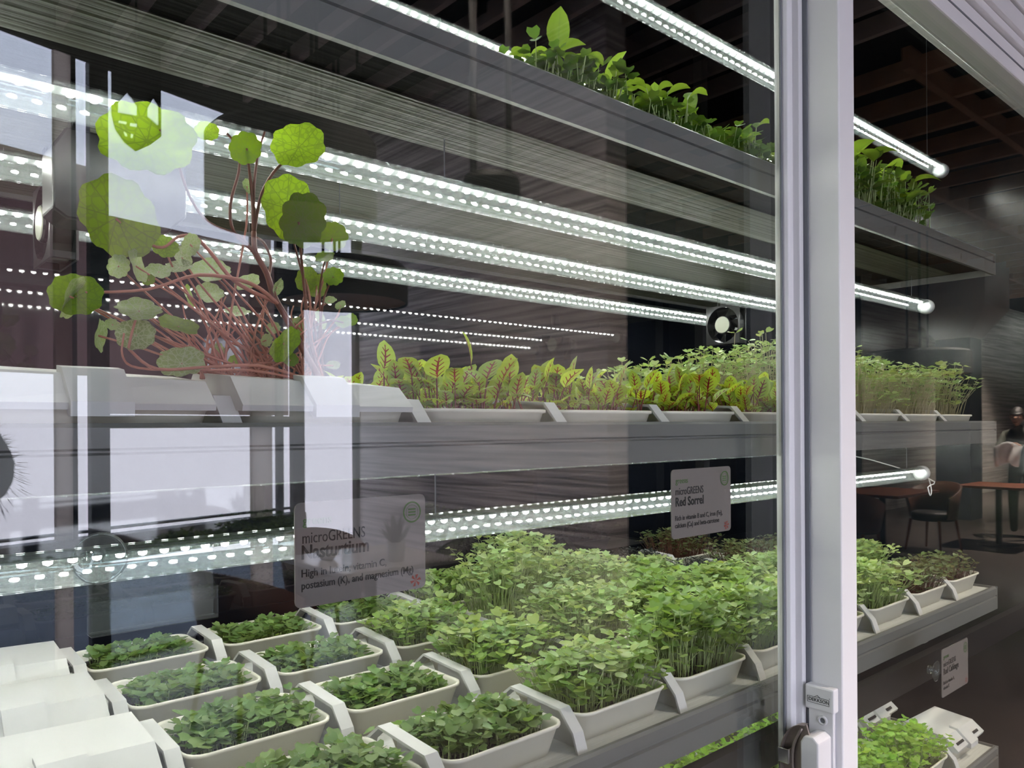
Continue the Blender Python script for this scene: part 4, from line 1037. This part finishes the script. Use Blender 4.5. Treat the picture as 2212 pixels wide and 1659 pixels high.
tag(obj('drinking_glass', s, MT['clear_acrylic'], smooth=True), 'clear drinking glass on the dining table near its window end', 'glass')
c = V(2.16, 4.05, tp); s = MB(); s.lathe([(0, .0), (.035, 0), (.07, .045), (.066, .045), (.03, .006), (0, .006)], c, 24)
tag(obj('bowl', s, MT['ceramic'], smooth=True), 'white bowl on the dining table beside the drinking glass', 'bowl')
table(V(8.9, 3.95, 0), 1.1, .8, 'dark wooden dining table reflected in the right door, before the pale wall', 'table_wood')
tub_chair(V(8.1, 3.9, 0), math.radians(90), 'brown tub chair at the wooden table, nearer end', 'chair_leather')
tub_chair(V(9.8, 3.75, 0), math.radians(-80), 'brown tub chair at the wooden table, farther end', 'chair_leather')
table(V(10.75, 3.35, 0), .8, .7, 'dark wooden dining table in front of the person with the cloth', 'table_wood')
# slate pillar with flared capital
s = MB(); p = V(13.4, 4.70, 0); s.box(p.x-.25, p.x+.25, p.y-.25, p.y+.25, -H, 1.30)
struct('column', s, MT['pillar_slate'])
s = MB(); s.add([(p.x+a*.25, p.y+b2*.25, 1.30) for a, b2 in ((-1,-1),(1,-1),(1,1),(-1,1))] + [(p.x+a*.55, p.y+b2*.55, 1.75) for a, b2 in ((-1,-1),(1,-1),(1,1),(-1,1))] + [(p.x+a*.55, p.y+b2*.55, ZC+.16) for a, b2 in ((-1,-1),(1,-1),(1,1),(-1,1))],
      [(0,1,5,4),(1,2,6,5),(2,3,7,6),(3,0,4,7),(4,5,9,8),(5,6,10,9),(6,7,11,10),(7,4,8,11),(8,9,10,11),(3,2,1,0)])
struct('column_capital', s, MT['reveal_beige'])

# people --------------------------------------------------------------------------
def skinned(name, J, E_, Rd, mt, parent, root='pelvis'):
    names = list(J); me = bpy.data.meshes.new(name); me.from_pydata([J[k] for k in names], [(names.index(a), names.index(b2)) for a, b2 in E_], [])
    o = link(name, me, parent); me.materials.append(mt)
    sk = o.modifiers.new('skin', 'SKIN'); sk.use_smooth_shade = True
    for i, k in enumerate(names):
        r = Rd[k]; r = r if isinstance(r, tuple) else (r, r)
        me.skin_vertices[0].data[i].radius = r; me.skin_vertices[0].data[i].use_root = (k == root)
    sb = o.modifiers.new('sub', 'SUBSURF'); sb.levels = 2; sb.render_levels = 2
    return o
def head(c, facing, parent, hair=True):
    """egg-shaped head with nose, eyes, ears and hair; facing is a unit vector"""
    fx = Vector(facing).normalized(); rx_ = fx.cross(up).normalized()
    def P(a, b2, z): return c + rx_*a + fx*b2 + up*z
    V_ = []; Fc = []; nu, nv = 20, 14
    for j in range(nv+1):
        th = math.pi*j/nv
        for i in range(nu):
            ph = 2*math.pi*i/nu; x = .075*math.sin(th)*math.cos(ph); y = .092*math.sin(th)*math.sin(ph); z = .115*math.cos(th)
            if z < 0: x *= 1+z*2.2; y *= 1+z*1.2
            if y > .06 and abs(x) < .02 and -.035 < z < .02: y += .018*(1-abs(x)/.02)
            V_.append(P(x, y, z))
    for j in range(nv):
        for i in range(nu): Fc.append((j*nu+i, j*nu+(i+1) % nu, (j+1)*nu+(i+1) % nu, (j+1)*nu+i))
    obj('head', MB().add(V_, Fc), MT['skin'], parent, smooth=True)
    for sd in (-1, 1):
        e = MB(); e.lathe([(0, .006), (.008, .003), (.010, 0), (.008, -.003), (0, -.006)], P(sd*.030, .080, .012), 10); obj('eye', e, MT['hair_black'], parent)
        e = MB(); e.lathe([(0, .026), (.014, .014), (.016, 0), (.010, -.020), (0, -.028)], P(sd*.077, -.005, -.005), 8); obj('ear', e, MT['skin'], parent)
    m_ = MB(); m_.rbox(P(0, .078, -.052), rx_, fx, up, .020, .006, .004); obj('mouth', m_, MT['chair_leather'], parent)
    V_ = []; Fc = []; nv = 8
    for j in range(nv+1):
        th = math.pi*.60*j/nv
        for i in range(nu):
            ph = 2*math.pi*i/nu; y = .101*math.sin(th)*math.sin(ph); z = .124*math.cos(th); x = .083*math.sin(th)*math.cos(ph)
            if y > .045 and z < .055: z = .055 + (z-.055)*.15; y *= .95
            V_.append(P(x, y-.004, z+.004))
    for j in range(nv):
        for i in range(nu): Fc.append((j*nu+i, j*nu+(i+1) % nu, (j+1)*nu+(i+1) % nu, (j+1)*nu+i))
    obj('hair', MB().add(V_, Fc), MT['hair_black'], parent, smooth=True)
def hand(c, dirv, palm_n, parent, side=1):
    """palm with four bent fingers and a thumb, as one skinned mesh"""
    d = Vector(dirv).normalized(); n_ = Vector(palm_n).normalized(); sdv = d.cross(n_).normalized()*side
    J = {'wrist': c, 'palm': c + d*.045}; E_ = [('wrist', 'palm')]; Rd = {'wrist': (.022, .022), 'palm': (.034, .018)}
    for k, (off, ln) in enumerate(((-.028, .06), (-.010, .072), (.010, .068), (.028, .052))):
        a = J['palm'] + d*.038 + sdv*off; b2 = a + d*ln*.5 + n_*.008; e = b2 + d*ln*.35 + n_*.026
        J['k%d' % k] = a; J['m%d' % k] = b2; J['t%d' % k] = e; E_ += [('palm', 'k%d' % k), ('k%d' % k, 'm%d' % k), ('m%d' % k, 't%d' % k)]
        Rd['k%d' % k] = .0095; Rd['m%d' % k] = .0085; Rd['t%d' % k] = .007
    a = c + d*.03 - sdv*.034 + n_*.008; b2 = a + d*.035 - sdv*.014 + n_*.016
    J['th1'] = a; J['th2'] = b2; E_ += [('palm', 'th1'), ('th1', 'th2')]; Rd['th1'] = .012; Rd['th2'] = .009
    return skinned('hand', J, E_, Rd, MT['skin'], parent, 'wrist')
# the photographer, kneeling with the phone raised, mirrored at the left edge
ph_ = thing('person', 'person in a dark fuzzy coat mirrored at the left edge of the glass', 'person', (0, -.45, -H))
b_ = Vector((0, -.42, 0))
J = {'pelvis': b_+Vector((0, -.03, -.60)), 'belly': b_+Vector((0, -.02, -.40)), 'chest': b_+Vector((0, 0, -.12)), 'neck': b_+Vector((0, .01, .06)), 'chin': b_+Vector((0, .03, .11)),
     'shR': b_+Vector((.19, 0, .0)), 'elR': b_+Vector((.225, .08, -.10)), 'wrR': b_+Vector((.07, .31, -.06)), 'shL': b_+Vector((-.18, 0, -.02)), 'elL': b_+Vector((-.23, .08, -.20)), 'wrL': b_+Vector((-.07, .31, -.06)),
     'hpR': b_+Vector((.10, -.02, -.66)), 'knR': b_+Vector((.11, .02, -1.04)), 'anR': b_+Vector((.12, -.02, -1.44)), 'hpL': b_+Vector((-.10, -.02, -.66)), 'knL': b_+Vector((-.11, .02, -1.04)), 'anL': b_+Vector((-.12, -.02, -1.44))}
E_ = [('pelvis','belly'),('belly','chest'),('chest','neck'),('neck','chin'),('chest','shR'),('shR','elR'),('elR','wrR'),('chest','shL'),('shL','elL'),('elL','wrL'),('pelvis','hpR'),('hpR','knR'),('knR','anR'),('pelvis','hpL'),('hpL','knL'),('knL','anL')]
Rd = {'pelvis': (.16, .13), 'belly': (.15, .12), 'chest': (.17, .13), 'neck': .06, 'chin': .055, 'shR': .08, 'elR': .074, 'wrR': .04, 'shL': .08, 'elL': .06, 'wrL': .04, 'hpR': .10, 'knR': .075, 'anR': .05, 'hpL': .10, 'knL': .075, 'anL': .05}
skinned('body', J, E_, Rd, MT['coat_dark'], ph_)
head(b_+Vector((0, .04, .22)), (0, 1, -.1), ph_)
hand(J['wrR'], (-.25, .5, .6), (-.9, .1, 0), ph_, 1); hand(J['wrL'], (.25, .5, .6), (.9, .1, 0), ph_, -1)
s = MB()
for i in range(260):      # fuzz on the sleeve
    tt = g.random(); p = J['shR'].lerp(J['elR'], tt) + Vector((0, 0, 0)); a = g.uniform(0, 6.28); dr_ = Vector((math.cos(a)*.9+.3, g.uniform(-.6, .6), math.sin(a))).normalized()
    p0 = p + dr_*.058; p1 = p0 + dr_*g.uniform(.01, .028) + Vector((0, 0, -.006)); sd = dr_.orthogonal()*.0006
    s.add([p0-sd, p0+sd, p1], [(0, 1, 2)])
tag(obj('coat_fuzz', s, MT['coat_dark'], ph_), kind='stuff')
# seated diner with a white cloth
dn = thing('person', 'person in olive shirt holding a white cloth, mirrored in the right door', 'person', V(11.70, 3.36, -H))
b_ = V(11.70, 3.36, -H)
J = {'pelvis': b_+Vector((0, 0, .93)), 'belly': b_+Vector((-.03, 0, 1.08)), 'chest': b_+Vector((-.09, 0, 1.28)), 'neck': b_+Vector((-.15, 0, 1.42)), 'chin': b_+Vector((-.18, 0, 1.46)),
     'shR': b_+Vector((-.10, .17, 1.34)), 'elR': b_+Vector((-.22, .23, 1.12)), 'wrR': b_+Vector((-.42, .10, 1.20)), 'shL': b_+Vector((-.10, -.17, 1.34)), 'elL': b_+Vector((-.22, -.23, 1.12)), 'wrL': b_+Vector((-.42, -.10, 1.18)),
     'hpR': b_+Vector((0, .09, .88)), 'knR': b_+Vector((-.03, .10, .48)), 'anR': b_+Vector((0, .10, .06)), 'hpL': b_+Vector((0, -.09, .88)), 'knL': b_+Vector((-.03, -.10, .48)), 'anL': b_+Vector((0, -.10, .06))}
Rd = {'pelvis': (.14, .12), 'belly': (.13, .11), 'chest': (.15, .11), 'neck': .052, 'chin': .05, 'shR': .062, 'elR': .045, 'wrR': .03, 'shL': .062, 'elL': .045, 'wrL': .03, 'hpR': .085, 'knR': .062, 'anR': .045, 'hpL': .085, 'knL': .062, 'anL': .045}
skinned('body', J, E_, Rd, MT['shirt_olive'], dn)
head(b_+Vector((-.20, 0, 1.57)), (-1, 0, -.25), dn)
hand(J['wrR'], (-.8, -.2, .1), (0, -1, 0), dn, 1); hand(J['wrL'], (-.8, .2, .1), (0, 1, 0), dn, -1)
s = MB(); n = 9; vs = []; fs = []; c = b_+Vector((-.57, 0, 1.20))
for i in range(n):
    for j in range(n):
        u_, v_ = i/(n-1)-.5, j/(n-1); vs.append((c.x + .03*math.sin(9*u_+3*v_) - .10*v_*abs(u_), c.y + u_*.34*(1-.3*v_), c.z + .03 - .26*v_ + .03*math.cos(7*u_)))
for i in range(n-1):
    for j in range(n-1): a = i*n+j; fs.append((a, a+1, a+n+1, a+n))
cl = obj('napkin', s.add(vs, fs), MT['cloth_white'], smooth=True); so = cl.modifiers.new('thick', 'SOLIDIFY'); so.thickness = .004
tag(cl, 'white cloth held up by the seated person', 'cloth')

# ------------------------------------------------------------------ lift everything so the floor lies at z = 0
for o in bpy.data.objects:
    if o.parent is None and o is not cam:
        o.location.z += H
